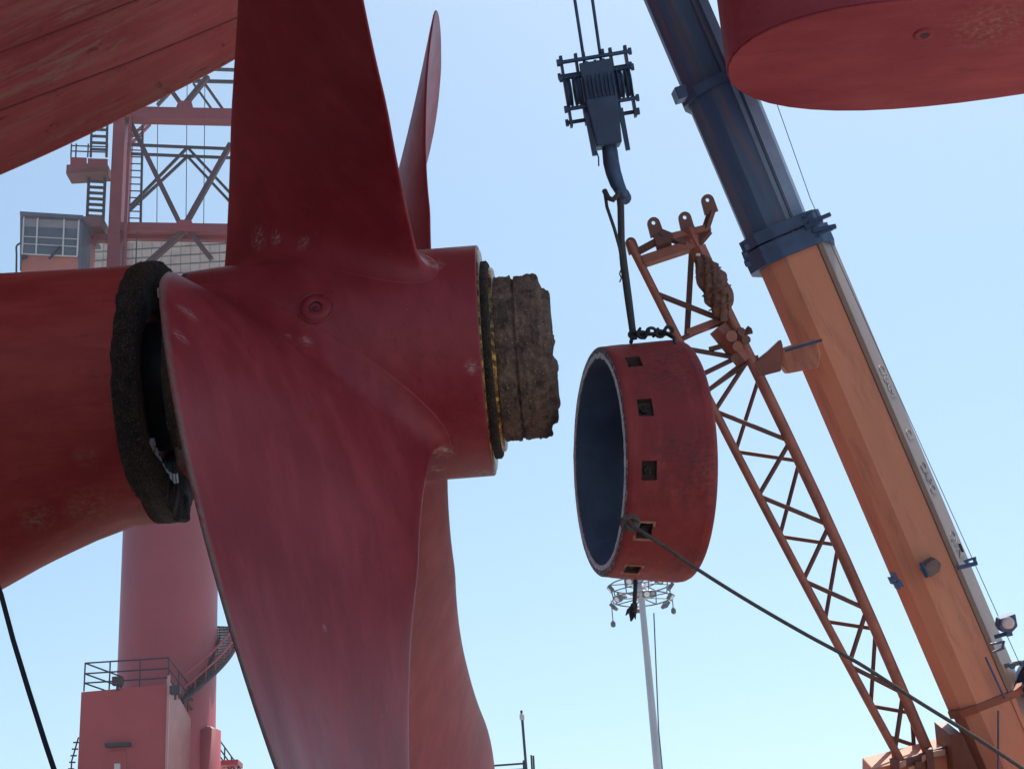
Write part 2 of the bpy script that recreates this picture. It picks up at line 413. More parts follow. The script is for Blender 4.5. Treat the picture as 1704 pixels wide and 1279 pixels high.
def on_hull(px, py):
    v = (Fw+(px-852)/FPX*Rt+(640-py)/FPX*Up).normalized(); h_ = HB.ray_cast(CAM, v)
    return h_[0]-v*.004 if h_[0] is not None else None
for line in ([(-90, 219), (0, 184), (75, 156), (200, 110), (300, 70), (400, 28), (480, -8)], [(-60, 112), (0, 88), (120, 42), (250, -8), (400, -70)]):
    pts = []
    for (x0, y0), (x1, y1) in zip(line, line[1:]):
        pts += [on_hull(lerp(x0, x1, q/12), lerp(y0, y1, q/12)) for q in range(12)]
    pts = [p for p in pts if p is not None]
    if len(pts) > 3: MB().tube(pts, .006, 5).build('weld_seam', M_seam, ship)
# boss with skeg
bx = [(215, 440, 870), (150, 444, 897), (75, 450, 936), (0, 455, 982), (-80, 459, 1045), (-180, 464, 1150), (-320, 470, 1330)]
st = []
for px, t_, b_ in bx:
    x = ship_xz(px, 655)[0]; zt = ship_xz(px, t_)[1]; zb = ship_xz(px, b_)[1]; st.append((x, zt, zb))
x_end = -1.41
def boss_section(x):
    X = [s[0] for s in st][::-1]; zt = np.interp(x, X, [s[1] for s in st][::-1]); zb = np.interp(x, X, [s[2] for s in st][::-1])
    return zt, zb
mb = MB(); rows = []; NB = 72
for x in list(np.linspace(x_end, st[-1][0]-1.5, 44)):
    zt, zb = boss_section(x); rr = .945+.05*smooth01((x_end-x)/2.5)
    zt_ = rr; row = []
    low = max(rr, -(zb+.0)) if x < x_end-.25 else rr
    low = rr+(max(0, -zb-.96))
    for k in range(NB):
        w = 2*math.pi*k/NB; yy = math.sin(w)*rr; zz = math.cos(w)*rr
        if zz < 0: zz = zz/rr*low; 
        if zz < 0 and low > rr*1.05: yy *= 1-.35*smooth01((-zz/low))*min(1, (low-rr)/1.2)
        row.append(S(x, yy, zz+.0))
    rows.append(row)
vs = [p for r in rows for p in r]
fs = [(i*NB+k, i*NB+(k+1) % NB, (i+1)*NB+(k+1) % NB, (i+1)*NB+k) for i in range(len(rows)-1) for k in range(NB)]
mb.add(vs, fs, True)
mb.add(rows[0], [tuple(range(NB))])
boss = mb.build('shaft_boss', M_boss, ship)
# skeg joins boss and hull well forward
sk = MB(); xsk = ship_xz(-330, 600)[0]
sk.prism([S(xsk, -.35, -5.0), S(xsk-6, -.8, -5.0), S(xsk-6, -.8, 6), S(xsk-.3, -.35, 3)], ey*1.0)
sk.build('skeg', M_boss, ship)
# rope guard remains: black fouled ring with a recess
rx = -1.435
def gj(i, w, h, r):
    p = Vector((math.cos(w)*r*4, math.sin(w)*r*4, h*5)); a = .006*noise.fractal(p*2.5, .6, 2.2, 6)
    dh = .012*noise.fractal(p*2.5+Vector((9, 0, 0)), .6, 2.2, 4)
    low = max(0, -math.cos(w))            # ragged tongue at the bottom
    if h > rx+.1 and r > .85: dh += .07*smooth01((low-.75)/.25)*(1+.6*noise.noise(p*2)); pass
    a += (.095 if r > .9 else 0)*low
    if h < rx+.02: dh *= .8
    return a, dh
gprof = [(rx-.03, .945), (rx-.005, .958)]+[(rx+.01+.125*i/14, .962+.005*math.sin(i*2.1)) for i in range(15)]+[(rx+.148, .957), (rx+.155, .94), (rx+.157, .90), (rx+.15, .86), (rx+.125, .81), (rx+.10, .775), (rx+.095, .70), (rx+.093, .60), (rx-.05, .58), (rx-.1, .45)]
MB().lathe(O, ex, gprof, 220, True, jit=gj).build('rope_guard', M_crust, boss)
MB().lathe(O, ex, [(rx-.3, .50), (-1.2, .50)], 64).build('shaft_liner', simple('dark_liner', (.03, .025, .025), .35, .6, .3, 8, .1), boss)
MB().lathe(O, ex, [(rx-.06, .60), (rx-.06, .3)], 64).build('seal_housing', M_black, boss)
# pale toothed arcs added to stand for sky light in the seal recess
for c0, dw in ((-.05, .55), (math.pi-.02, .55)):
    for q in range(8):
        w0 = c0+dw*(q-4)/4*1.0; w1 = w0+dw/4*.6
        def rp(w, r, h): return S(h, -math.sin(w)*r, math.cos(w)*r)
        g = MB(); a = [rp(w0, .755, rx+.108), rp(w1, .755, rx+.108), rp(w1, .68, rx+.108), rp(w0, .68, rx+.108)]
        g.prism(a, ex*.03); g.build('sky_light_arc', M_skyarc, boss)

# ================================================================== RUDDER
zr = ship_xz(1480, 180, .82)[1]
def rud_x(px, py):                             # pixel -> (x, y) on the rudder's bottom plane
    v = Fw+(px-852)/FPX*Rt+(640-py)/FPX*Up; t = (O.z+zr-CAM.z)/v.z; q = CAM+v*t-O; return q.dot(ex), q.dot(ey)
nose_x, nose_y = rud_x(1210, 112)
ymid = nose_y
CH = 4.8
def foil(u): return 1.0*2.9*(.2969*math.sqrt(u)-.126*u-.3516*u*u+.2843*u**3-.1036*u**4)
us = [.5*(1-math.cos(math.pi*i/26))for i in range(27)]
TH = .93*abs(rud_x(1480, 181)[1]-ymid)/foil(.3)
loop = [(nose_x+u*CH, ymid+foil(u)*TH) for u in us]+[(nose_x+u*CH, ymid-foil(u)*TH) for u in us[-2:0:-1]]
RA = R_(3.5); loop = [(nose_x+(x-nose_x)*math.cos(RA)-(y-ymid)*math.sin(RA), ymid+(x-nose_x)*math.sin(RA)+(y-ymid)*math.cos(RA)) for x, y in loop]   # helm a few degrees over
rud = thing('rudder', 'dark red rudder with flat bottom plate, aft of the propeller', 'rudder', S(nose_x+1.5, ymid, zr))
m_ = len(loop)
mb = MB()
lv = [S(x, y, zr+.02) for x, y in loop]; hv = [S(x, y, zr+7.3) for x, y in loop]
mb.add(lv+hv, [(i, (i+1) % m_, m_+(i+1) % m_, m_+i) for i in range(m_)], True)
mb.add(lv, [tuple(range(m_))[::-1]]); mb.add(hv, [tuple(range(m_))])
mb.build('rudder_blade', M_rud, rud)
cx = sum(p[0] for p in loop)/m_
mb = MB(); bl = [S(nose_x+.012+(x-nose_x)*.996, ymid+(y-ymid)*.985, zr) for x, y in loop]
mb.prism(bl, ez*.018); bp = mb.build('bottom_plate', M_rud, rud)
dx, dy = rud_x(1537, 58)
MB().lathe(S(dx, dy, zr), -ez, [(0, .085), (.01, .08), (.012, .035), (-.01, .03), (-.01, .001)], 24, ref=ex).build('drain_plug', [M_rud], bp)
MB().lathe(S(dx, dy, zr), -ez, [(.013, .03), (.013, .001)], 16, ref=ex).build('plug_hole', M_black, bp)

# ================================================================== PROPELLER CAP (hanging)
M_cap = red_paint('cap_red', (.21, .026, .03), (.28, .044, .042), .6, (ez, .5, 2.5), [(at(1085, 680, 11.2), .10), (at(1120, 610, 11.5), .42), (at(1160, 770, 11.2), .45), (at(1125, 745, 11.1), .3), (at(1150, 930, 11.6), .3)], (.06, .035, .04), spec=.2)
M_navy = simple('cap_inside_paint', (.12, .18, .29), .45, 0, .3, 3, .2)
M_rimpaint = simple('cap_rim_steel', (.10, .11, .13), .6, .2, .4, 12, .4, dirt=(.55, .55, .55), dirt_amt=(.5, .6))
M_pocket = simple('pocket_rust', (.075, .04, .036), .8, 0, .4, 12, .3)
M_prim = simple('primer_frame', (.34, .17, .11), .7, 0, .3, 20, .3)
DC = 12.0
tl = R_(10.5)
ca = (Rt*math.cos(tl)+Fw*math.sin(tl)).normalized()
cO = at(996, 768, DC)
cref = (Up-ca*Up.dot(ca)).normalized(); cb = ca.cross(cref)
cap = thing('propeller_cap', 'hollow dark red propeller cap ring hanging from the crane hook', 'propeller cap', cO)
def cpt(h, w, r): return cO+ca*h+(cref*math.cos(w)+cb*math.sin(w))*r
# which side faces the camera?
sgn = 1 if cb.dot(Fw) < 0 else -1
hs = [0, .012, .05, .10, .155, .21, .265, .36, .44, .50, .55, .585]
def cr(h): return np.interp(h, [0, .012, .05, .53, .60], [.868, .880, .884, .932, .937])
NA = 120
pk = []
for j in range(12): pk.append(int(round((j*30+0)/3)))
mb = MB(); vs = []; idx = {}
def vi(i, k): return i*NA+k % NA
for h in hs:
    for k in range(NA): vs.append(cpt(h, 2*math.pi*k/NA, cr(h)))
fs = []
PKA = [(30*j+30) for j in range(12)]
holes = []
for i in range(len(hs)-1):
    for k in range(NA):
        ang = 3*k
        inpk = any(((ang-(a-4.5)) % 360) < 9 for a in PKA) and .10 <= hs[i] < .21
        if not inpk: fs.append((vi(i, k), vi(i, k+1), vi(i+1, k+1), vi(i+1, k)))
# hole boundaries at multiples of 3 degrees: use a-4.5 rounded
mb.add(vs, fs, True)
tail = [(.585, cr(.585)), (.625, .932), (.65, .920), (.664, .902), (.67, .87), (.67, 0.001)]
mb.lathe(cO, ca, tail, NA, True, ref=cref)
shell = mb.build('cap_shell', M_cap, cap)
MB().lathe(cO, ca, [(.61, .001), (.61, .74), (.56, .80), (.3, .80), (0.006, .795)], 96, True, ref=cref).build('inner_wall', M_navy, cap)
MB().lathe(cO, ca, [(.008, .794), (0, .80), (0, .868), (.004, .874)], 96, True, ref=cref, jit=lambda i, w, h, r: (0, .004*noise.noise(Vector((w*9, r*20, 0))))).build('rim_face', M_rimpaint, cap)
M_lip = simple('bare_lip', (.75, .77, .78), .5, 0, .2, 30, .3, dirt=(.12, .12, .14), dirt_amt=(.56, .62))
MB().lathe(cO, ca, [(0.002, .793), (-.006, .80), (-.006, .824), (.0, .832)], 200, True, ref=cref, jit=lambda i, w, h, r: (.012*noise.noise(Vector((math.cos(w)*11, math.sin(w)*11, i))), 0)).build('bare_metal_lip', M_lip, cap)
for a in PKA:
    k0 = [k for k in range(NA) if ((3*k-(a-4.5)) % 360) < 9]
    ks = sorted(k0, key=lambda k: (3*k-(a-4.5)) % 360); wa = R_(3*ks[0]); wb = R_(3*(ks[-1]+1))
    g = MB(); q = []
    for dr in (0, -.055):
        for h in (.10, .21):
            for w in (wa, wb): q.append(cpt(h, w, cr(h)+dr-.0005))
    g.add(q, [(4, 5, 7, 6), (0, 1, 5, 4), (2, 6, 7, 3), (0, 4, 6, 2), (1, 3, 7, 5)])
    pkt = g.build('bolt_pocket', M_pocket, shell)
    g = MB(); nb = (cpt(.155, (wa+wb)/2, cr(.155)+.1)-cpt(.155, (wa+wb)/2, cr(.155))).normalized()
    wm = (wa+wb)/2
    g.lathe(cpt(.155, wm, cr(.155)-.054), nb, [(0, .035), (.03, .035), (.03, .001)], 6, False, ref=ca)
    # pale frame round the pockets on the lower half
    if math.cos(wm) < -.2:
        f = MB(); e = R_(1.1); eh = .018
        for (h0, h1, w0, w1) in ((.10-eh, .10, wa-e, wb+e), (.21, .21+eh, wa-e, wb+e), (.10, .21, wa-e, wa), (.10, .21, wb, wb+e)):
            f.add([cpt(h0, w0, cr(h0)+.003), cpt(h0, w1, cr(h0)+.003), cpt(h1, w1, cr(h1)+.003), cpt(h1, w0, cr(h1)+.003),
                   cpt(h0, w0, cr(h0)-.01), cpt(h0, w1, cr(h0)-.01), cpt(h1, w1, cr(h1)-.01), cpt(h1, w0, cr(h1)-.01)],
                  [(0, 1, 2, 3), (4, 7, 6, 5), (0, 4, 5, 1), (1, 5, 6, 2), (2, 6, 7, 3), (3, 7, 4, 0)])
        f.build('pocket_frame', M_prim, shell)
    g.build('bolt_head', M_crust, shell)
for (px, py, r) in ((1191, 752, .03), (1188, 800, .022)):
    c = at(px-8, py, DC+.2); MB().lathe(c-ca*.05, ca, [(0, r), (.07, r*.9), (.09, r*.4), (.09, .001)], 10, ref=cref).build('cap_stud', M_crust, cap)

# lashing chain on top of the cap, sling, hook block, ropes
M_steel = simple('dark_rigging_steel', (.04, .08, .16), .5, .3, .35, 8, .3)
M_block = simple('hook_block_paint', (.026, .055, .12), .5, .1, .3, 4, .2)
M_chain = simple('black_chain', (.018, .02, .027), .55, .2, .3, 12, .3)
M_rope = simple('rope_fibre', (.05, .05, .06), .85, 0, .3, 40, .5)
chain = thing('lashing_chain', 'dark lashing chain lying across the top of the hanging cap', 'chain', at(1085, 562, DC))
for i in range(9):
    c = at(1054+7.4*i, 557-3.2*math.sin(i*1.9)+.0*i-i*.7, DC-.05+.02*(i % 2))
    a = ca if i % 2 == 0 else (ca*.5+Up*.8).normalized(); b = Up if i % 2 == 0 else Fw
    pts = [c+a*.034*math.cos(w)+b*.024*math.sin(w) for w in np.linspace(0, 2*math.pi, 13)]
    MB().tube(pts, .0125, 6, cap=False).build('chain_link', M_chain, chain)
MB().tube([at(1050, 570, DC-.1), at(1052, 560, DC), at(1075, 556, DC+.06), at(1110, 556, DC+.05), at(1122, 563, DC-.02), at(1124, 575, DC-.15)], .016, 6).build('chain_sling', M_chain, chain)
sling = thing('lifting_sling', 'dark lifting sling running from the hook down to the cap', 'sling', at(1055, 560, DC))
MB().tube([at(1029, 312, DC), at(1033, 345, DC), at(1034, 400, DC), at(1038, 440, DC), at(1046, 500, DC), at(1052, 545, DC), at(1055, 566, DC)], [.024, .027, .027, .03, .03, .027, .027], 8).build('sling_leg', M_rope, sling)
MB().tube([at(1006, 318, DC), at(1010, 345, DC-.02), at(1022, 380, DC-.02), at(1031, 412, DC-.02), at(1036, 440, DC-.01)], .013, 8).build('sling_leg', M_rope, sling)
MB().tube([at(1006, 318, DC), at(1012, 330, DC-.06), at(1020, 333, DC-.07), at(1028, 325, DC-.06), at(1029, 312, DC)], .022, 8).build('sling_eye', M_rope, sling)
MB().tube([at(1033, 450, DC-.03), at(1031, 456, DC-.04), at(1034, 463, DC-.04), at(1031, 470, DC-.04)], .006, 5).build('sling_tail', M_rope, sling)

blk = thing('hook_block', 'dark blue crane hook block with stacked sheaves and side weights', 'hook block', at(1010, 250, DC))
D1 = DC
bd = (at(1012, 250, D1)-at(986, 92, D1)).normalized()            # downwards along the block
br = (Rt-bd*Rt.dot(bd)).normalized(); bf = br.cross(bd)
if bf.dot(Fw) > 0: bf = -bf                                        # towards the camera
pxm = D1/FPX
b0 = at(987, 95, D1)
def bp_(u, v, w=0): return b0+br*(u*pxm)+bd*(v*pxm)+bf*w           # u, v in photo pixels on the block
# central cheek plates and sheaves
for i, u in enumerate((-50, -36, -20, -7, 7, 20, 36, 50)):
    r = .16 if abs(u) < 25 else .135
    v0 = 55 if abs(u) < 25 else 52
    MB().lathe(bp_(u-5, v0), br, [(0, .03), (0, r-.02), (.006, r), (.018, r-.03), (.030, r-.03), (.040, r), (.046, r-.02), (.046, .03)], 36, ref=bd).build('sheave', M_block, blk)
for u in (-54, -29, 29, 54):
    MB().box(bp_(u, 52), br*.009, bd*(58*pxm), bf*.055).build('side_plate', M_block, blk)
for u in (-14, 0, 14):
    MB().box(bp_(u, 62), br*.010, bd*(52*pxm), bf*.11).build('cheek_plate', M_block, blk)
for (v, w) in ((4, .07), (22, -.05), (30, .06), (82, .07), (100, -.05)):
    MB().tube([bp_(-60, v, w), bp_(60, v, w)], .016, 8).build('tie_bolt', M_steel, blk)
    for u in (-60, 60): MB().lathe(bp_(u-2.5, v, w), br, [(0, .001), (0, .028), (.024, .028), (.024, .001)], 6, False, ref=bd).build('bolt_nut', M_steel, blk)
for u in (-54, -29, -16, 16, 29, 54):
    MB().box(bp_(u, -4, .02), br*.012, bd*.02, bf*.03).build('plate_lug', M_block, blk)
MB().prism([bp_(-27, 72, .13), bp_(27, 72, .13), bp_(22, 152, .13), bp_(-20, 152, .13)], -bf*.26).build('trunnion_housing', M_block, blk, .012)
for u in (-27, 29): MB().prism([bp_(u-4, 95, .10), bp_(u+4, 95, .10), bp_(u+5, 165, .10), bp_(u-2, 165, .10)], -bf*.05).build('housing_leg', M_block, blk)
MB().tube([bp_(-22, 158, .1), bp_(-20, 170, .1), bp_(-22, 184, .1)], .006, 5).build('lanyard', M_steel, blk)
# ramshorn/hook: curved tapered tube
hk = [bp_(2, 146), bp_(2, 160), bp_(1, 178), bp_(2, 196), bp_(5, 214), bp_(10, 230), bp_(14, 238), bp_(17, 240)]
MB().tube(hk, [.055, .06, .062, .060, .056, .046, .034, .015], 14).build('hook', M_steel, blk)
MB().tube([bp_(12, 232, -.03), bp_(15, 238, -.09), bp_(14, 232, -.16), bp_(10, 216, -.19), bp_(6, 200, -.17)], [.05, .055, .05, .035, .01], 12).build('hook_point', M_steel, blk)
MB().prism([bp_(-27, 12, .12), bp_(27, 12, .12), bp_(27, 74, .12), bp_(-27, 74, .12)], -bf*.03).build('front_cover', M_block, blk, .008)
# hoist ropes go straight up to the boom head
for (xa, ya, xb, yb) in ((956, 0, 971, 98), (985, 0, 998, 92)):
    p = at(xb, yb, D1); d = (at(xa, ya, D1)-p).normalized()
    tag(MB().tube([p+bd*.15, p+d*9.5], .0125, 6).build('hoist_rope', M_steel), ('left' if xa < 970 else 'right')+' of the two hoist ropes running up from the hook block', 'rope', 'hoist ropes')

# tag line
tl_pts = [(1030, 862, 11.18), (1046, 872, 11.1), (1070, 886, 11.02), (1110, 912, 10.95), (1165, 950, 10.9), (1250, 1003, 10.8), (1340, 1055, 10.7), (1430, 1104, 10.6), (1520, 1162, 10.5), (1610, 1218, 10.4), (1704, 1280, 10.3), (1850, 1380, 10.1)]
pts = [at(*q) for q in tl_pts]
sp = []
for i in range(len(pts)-1):
    for q in range(6):
        t = q/6; p0 = pts[max(i-1, 0)]; p1 = pts[i]; p2 = pts[i+1]; p3 = pts[min(i+2, len(pts)-1)]
        sp.append(.5*((2*p1)+(p2-p0)*t+(2*p0-5*p1+4*p2-p3)*t*t+(3*p1-p0-3*p2+p3)*t**3))
tagl = thing('tag_line', 'tag rope tied to a pocket of the hanging cap, slanting down right', 'rope', at(1046, 872, 11.1))
M_tag = simple('tag_rope', (.10, .085, .08), .9, 0, .35, 60, .6)
MB().tube(sp, .0135, 8).build('rope', M_tag, tagl)
kc = at(1046, 870, 11.1)
for i in range(3):
    pts = [kc+(Rt*math.cos(w)+Up*math.sin(w))*.045+Fw*(.02*math.sin(2*w+i))+Rt*.012*i for w in np.linspace(0, 2*math.pi, 14)]
    MB().tube(pts, .018, 7, cap=False).build('knot', M_tag, tagl)
# loose cable at lower left
cb_pts = [(-60, 790, 10.2), (-20, 930, 9.8), (2, 990, 9.6), (22, 1065, 9.4), (48, 1150, 9.2), (75, 1235, 9.0), (100, 1310, 8.8), (150, 1450, 8.4)]
tag(MB().tube([at(*q) for q in cb_pts], .0155, 8).build('hanging_cable', simple('black_cable', (.01, .012, .02), .5, 0, .2, 10, .1)), 'black cable hanging below the shaft boss in the lower left corner', 'cable')

# ================================================================== MOBILE CRANE
BOOM_DIR = at(1252, 440, 13.8)-at(1575, 1192, 13.35)
M_orange = simple('crane_orange', (.62, .26, .16), .5, 0, .12, 1.3, .08, dirt=(.33, .13, .10), dirt_amt=(.52, .75), along=(BOOM_DIR, .3, 1.8), spec=.3)
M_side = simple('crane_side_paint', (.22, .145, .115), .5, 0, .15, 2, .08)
M_dboom = simple('boom_dark_blue', (.045, .088, .185), .42, 0, .3, 1.6, .1, (1, 1, 1), (.14, .11, .12), (.52, .72), along=(BOOM_DIR, .25, 2.5))
M_dside = simple('boom_grey_blue', (.18, .28, .42), .4, .1, .25, 2, .1)
M_collar = simple('boom_collar', (.04, .085, .19), .5, .1, .3, 5, .15, dirt=(.14, .06, .04), dirt_amt=(.6, .8))
crane = thing('mobile_crane', 'orange mobile crane with dark blue telescopic boom rising to upper left', 'crane', Vector((at(1640, 1250, 13.4).x, at(1640, 1250, 13.4).y, 0)))
def boom_frame(pL, pR, d):
    L = at(*pL, d); Rr = at(*pR, d); return L, Rr
def boom_sec(stations, prof, name, mats, mi_of):
    """stations: (left px, right px, depth); prof: (u across, v back) loop"""
    (L0, R0_), (L1, R1_) = [boom_frame(*q) for q in stations]
    ax = ((L1+R1_)/2-(L0+R0_)/2).normalized(); mb = MB(); rows = []
    for L, Rr in ((L0, R0_), (L1, R1_)):
        l = Rr-L; l = l-ax*l.dot(ax); n = l.cross(ax).normalized(); n = n if n.dot(Fw) > 0 else -n
        yaw = ((stations[0][0][0]+stations[1][1][0])/2-852)/FPX*1.05
        rows.append([L+l*(u+yaw*v)+n*(l.length*v) for u, v in prof])
    n = len(prof); vs = rows[0]+rows[1]
    for i in range(n):
        mb.add([vs[i], vs[(i+1) % n], vs[n+(i+1) % n], vs[n+i]], [(0, 1, 2, 3)], False, mi_of(i))
    mb.add(rows[0], [tuple(range(n))]); mb.add(rows[1], [tuple(range(n))[::-1]])
    o = mb.build(name, mats, crane)
    bm = bmesh.new(); bm.from_mesh(o.data); bmesh.ops.remove_doubles(bm, verts=bm.verts, dist=1e-4); bmesh.ops.recalc_face_normals(bm, faces=bm.faces); bm.to_mesh(o.data); bm.free()
    return o, ax
PB = [(0, .62), (.02, .36), (.19, .11), (.41, .0), (.815, .0), (.835, -.022), (.89, -.018), (.90, .03), (1.0, .80), (.93, 1.08), (.5, 1.2), (.1, 1.0)]
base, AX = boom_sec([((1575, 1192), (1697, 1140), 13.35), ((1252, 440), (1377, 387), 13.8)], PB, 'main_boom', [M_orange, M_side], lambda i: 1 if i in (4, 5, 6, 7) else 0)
P2 = [(0, .55), (.02, .32), (.16, .08), (.36, 0), (.62, 0), (.66, .015), (.72, .0), (.735, -.012), (.77, -.01), (.78, .04), (.93, .16), (1.0, .8), (.9, 1.05), (.5, 1.1), (.1, 1.0)]
boom_sec([((1252, 428), (1358, 383), 13.83), ((1136, 155), (1247, 108), 13.98)], P2, 'boom_section', [M_dboom, M_dside], lambda i: 1 if i in (5, 8, 9) else 0)
boom_sec([((1140, 150), (1236, 109), 14.02), ((845, -545), (935, -583), 14.5)], P2, 'boom_section', [M_dboom, M_dside], lambda i: 1 if i in (9,) else 0)
# boom head with sheaves, out of the picture
hL = at(845, -545, 14.5); hR = at(935, -583, 14.5)
MB().box((hL+hR)/2-Fw*.2+AX*.1, (hR-hL)*.55, AX*.35, Fw*.5).build('boom_head', M_collar, crane, .03)
def pxbox(poly, d, th): return [at(x, y, d) for x, y in poly], Fw*th
# collars
def collar(stA, stB, grow, name, mat):
    (a, b, d), (a2, b2, d2) = stA, stB
    PC = [(-grow, .62), (-grow, .30), (.17, .05-grow), (.40, -grow), (.84, -grow), (.94, .0), (1+grow, .2), (1+grow, .85), (.95, 1.15), (.5, 1.25), (.05, 1.1)]
    return boom_sec([stA, stB], PC, name, [mat], lambda i: 0)[0]
collar(((1255, 449), (1378, 396), 13.79), ((1242, 420), (1366, 367), 13.81), .07, 'boom_collar', M_collar)
collar(((1240, 417), (1364, 364), 13.81), ((1232, 399), (1356, 346), 13.82), .04, 'boom_collar', M_collar)
collar(((1142, 168), (1246, 123), 13.97), ((1136, 154), (1238, 110), 13.98), .06, 'boom_collar', M_collar)
MB().prism(*pxbox([(1122, 146), (1140, 140), (1146, 160), (1130, 166)], 13.7, .3)).build('wear_pad', M_collar, crane, .01)
collar(((1580, 1203), (1700, 1152), 13.34), ((1575, 1191), (1695, 1140), 13.35), .012, 'foot_collar', simple('foot_collar_paint', (.26, .07, .035), .5, 0, .2, 3, .1))
# spiky hose guides at the right end of the big collar
for (x0, y0, x1, y1, w) in ((1345, 372, 1382, 357, .03), (1352, 385, 1391, 377, .035), (1335, 362, 1352, 352, .02), (1362, 392, 1386, 380, .028), (1340, 380, 1368, 366, .04)):
    MB().bar(at(x0, y0, 13.75), at(x1, y1, 13.75), w, w).build('hose_guide', M_collar, crane)
for (x, y) in ((1238, 412), (1240, 440), (1236, 425)):
    MB().lathe(at(x, y, 13.6), -AX.cross(Fw), [(0, .03), (.04, .03), (.04, .001)], 8, False).build('collar_bolt', M_steel, crane)
# boom foot
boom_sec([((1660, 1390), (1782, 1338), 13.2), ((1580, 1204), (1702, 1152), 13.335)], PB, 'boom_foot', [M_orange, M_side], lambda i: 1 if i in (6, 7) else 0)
MB().bar(at(1661, 1182, 13.27), at(1661, 1300, 13.2), .012, .02).build('foot_seam', M_collar, crane)
MB().prism([at(1581, 1222, 13.3), at(1602, 1222, 13.25), at(1650, 1330, 13.2), at(1592, 1330, 13.3)], Fw*.5).build('foot_gusset', simple('gusset_brown', (.16, .06, .04), .5, 0, .2, 3, .1), crane)  # dark brown plate left of the boom foot
# winch behind the boom foot
wc = at(1712, 1128, 13.6); wax = (Rt*.9-Up*.43).normalized()
MB().lathe(wc-wax*.05, wax, [(0, .12), (0, .20), (.02, .20), (.02, .155)]+[(.02+.012*i, .155+.008*(i % 2)) for i in range(1, 20)]+[(.25, .155), (.25, .2), (.27, .2), (.27, .1)], 36).build('winch_drum', M_dboom, crane)
MB().bar(at(1672, 1108, 13.5), at(1720, 1098, 13.5), .05, .03).build('winch_bracket', M_side, crane)
for (x, y) in ((1683, 1107), (1702, 1103)): MB().lathe(at(x, y, 13.44), -Fw, [(0, .028), (.03, .028), (.03, .001)], 10, False).build('bracket_bolt', M_steel, crane)
# flood lamp on the boom
lamp = MB().prism([at(1664, 1030, 13.3), at(1690, 1021, 13.3), at(1694, 1042, 13.3), at(1686, 1051, 13.3), at(1668, 1052, 13.3), at(1662, 1043, 13.3)], Fw*.12).build('work_lamp', M_collar, crane, .008)
MB().lathe(at(1678, 1038, 13.29), (-Fw-Up*.3), [(-.02, .056), (.002, .053), (.006, .03), (.007, .001)], 20).build('lamp_lens', simple('lamp_glass', (.55, .52, .55), .15, 0, .1, 8, 0), lamp)
MB().bar(at(1655, 1060, 13.4), at(1682, 1052, 13.35), .03, .03).build('lamp_arm', M_collar, crane)
MB().bar(at(1678, 1049, 13.35), at(1680, 1058, 13.35), .05, .03).build('lamp_bracket', M_collar, crane)
# camera bracket and wind gauge on the base section
cbk = MB().prism([at(1541, 938, 13.35), at(1557, 929, 13.35), at(1567, 938, 13.35), at(1564, 951, 13.35), at(1547, 961, 13.35), at(1538, 950, 13.35)], Fw*.14).build('camera_bracket', simple('bracket_grey', (.16, .11, .10), .5, .1, .3, 8, .1), crane, .006)
MB().bar(at(1533, 936, 13.35), at(1543, 960, 13.35), .03, .03).build('bracket_arm', M_collar, crane)
MB().bar(at(1594, 945, 13.42), at(1626, 937, 13.42), .035, .03).build('side_fitting', M_collar, crane)
for (x, y) in ((1608, 931), (1622, 930)): MB().bar(at(x, y, 13.42), at(x+2, y+10, 13.42), .02, .02).build('fitting_pin', M_collar, crane)
MB().bar(at(1604, 934, 13.42), at(1624, 928, 13.42), .018, .018).build('fitting_bar', M_collar, crane)
MB().box(at(1599, 911, 13.34), AX*.04, Rt*.01, Fw*.01).build('slot', M_black, crane)
for (x0, y0, x1, y1) in ((1640, 1093, 1672, 1162), (1648, 1072, 1668, 1068), (1652, 1085, 1671, 1078), (1668, 1078, 1671, 1066)):
    MB().tube([at(x0, y0, 13.28), at(x1, y1, 13.28)], .010, 6).build('hydraulic_pipe', M_collar, crane)
for (x, y) in ((1484, 966), (1492, 974), (1488, 958), (1497, 970)): MB().box(at(x, y, 13.5), AX*.03, Rt*.02, Fw*.03).build('stop_block', M_collar, crane)
# lettering along the lit side of the boom
def letters(txt, p0, p1, size, mat, name):
    cu = bpy.data.curves.new(name, 'FONT'); cu.body = txt; cu.size = size; cu.align_x = 'LEFT'; cu.extrude = .002
    o = bpy.data.objects.new(name, cu); COL.objects.link(o)
    bpy.context.view_layer.update()
    me = bpy.data.meshes.new_from_object(o.evaluated_get(bpy.context.evaluated_depsgraph_get()))
    bpy.data.objects.remove(o)
    x = (p1-p0).normalized(); z = side_n; y = z.cross(x)
    if y.dot(Fw) < 0: p0 = p0+Fw*.3
    M = Matrix((x, y, z)).transposed().to_4x4(); M.translation = p0-OFF[crane.name]
    me.transform(Matrix.Diagonal((1, 3.6, 1, 1))); me.transform(M); me.materials.append(mat)
    q = bpy.data.objects.new(name, me); COL.objects.link(q); q.parent = crane; OFF[q.name] = OFF[crane.name]
def side_pt(t, q, lift=.004):                  # along base section (0 = foot), across its side face
    (La, Ra), (Lb, Rb) = boom_frame((1575, 1192), (1697, 1140), 13.35), boom_frame((1252, 440), (1377, 387), 13.8)
    L = La.lerp(Lb, t); Rr = Ra.lerp(Rb, t); l = Rr-L; l -= AX*l.dot(AX); n = l.cross(AX).normalized(); n = n if n.dot(Fw) > 0 else -n
    yw = ((1575+1377)/2-852)/FPX*1.05; a = L+l*(.90+yw*.03)+n*(l.length*.03); b = L+l*(1.0+yw*.8)+n*(l.length*.80)
    global side_n
    side_n = (b-a).cross(AX).normalized(); side_n = side_n if side_n.dot(Rt) > 0 else -side_n
    return a.lerp(b, q)+side_n*lift
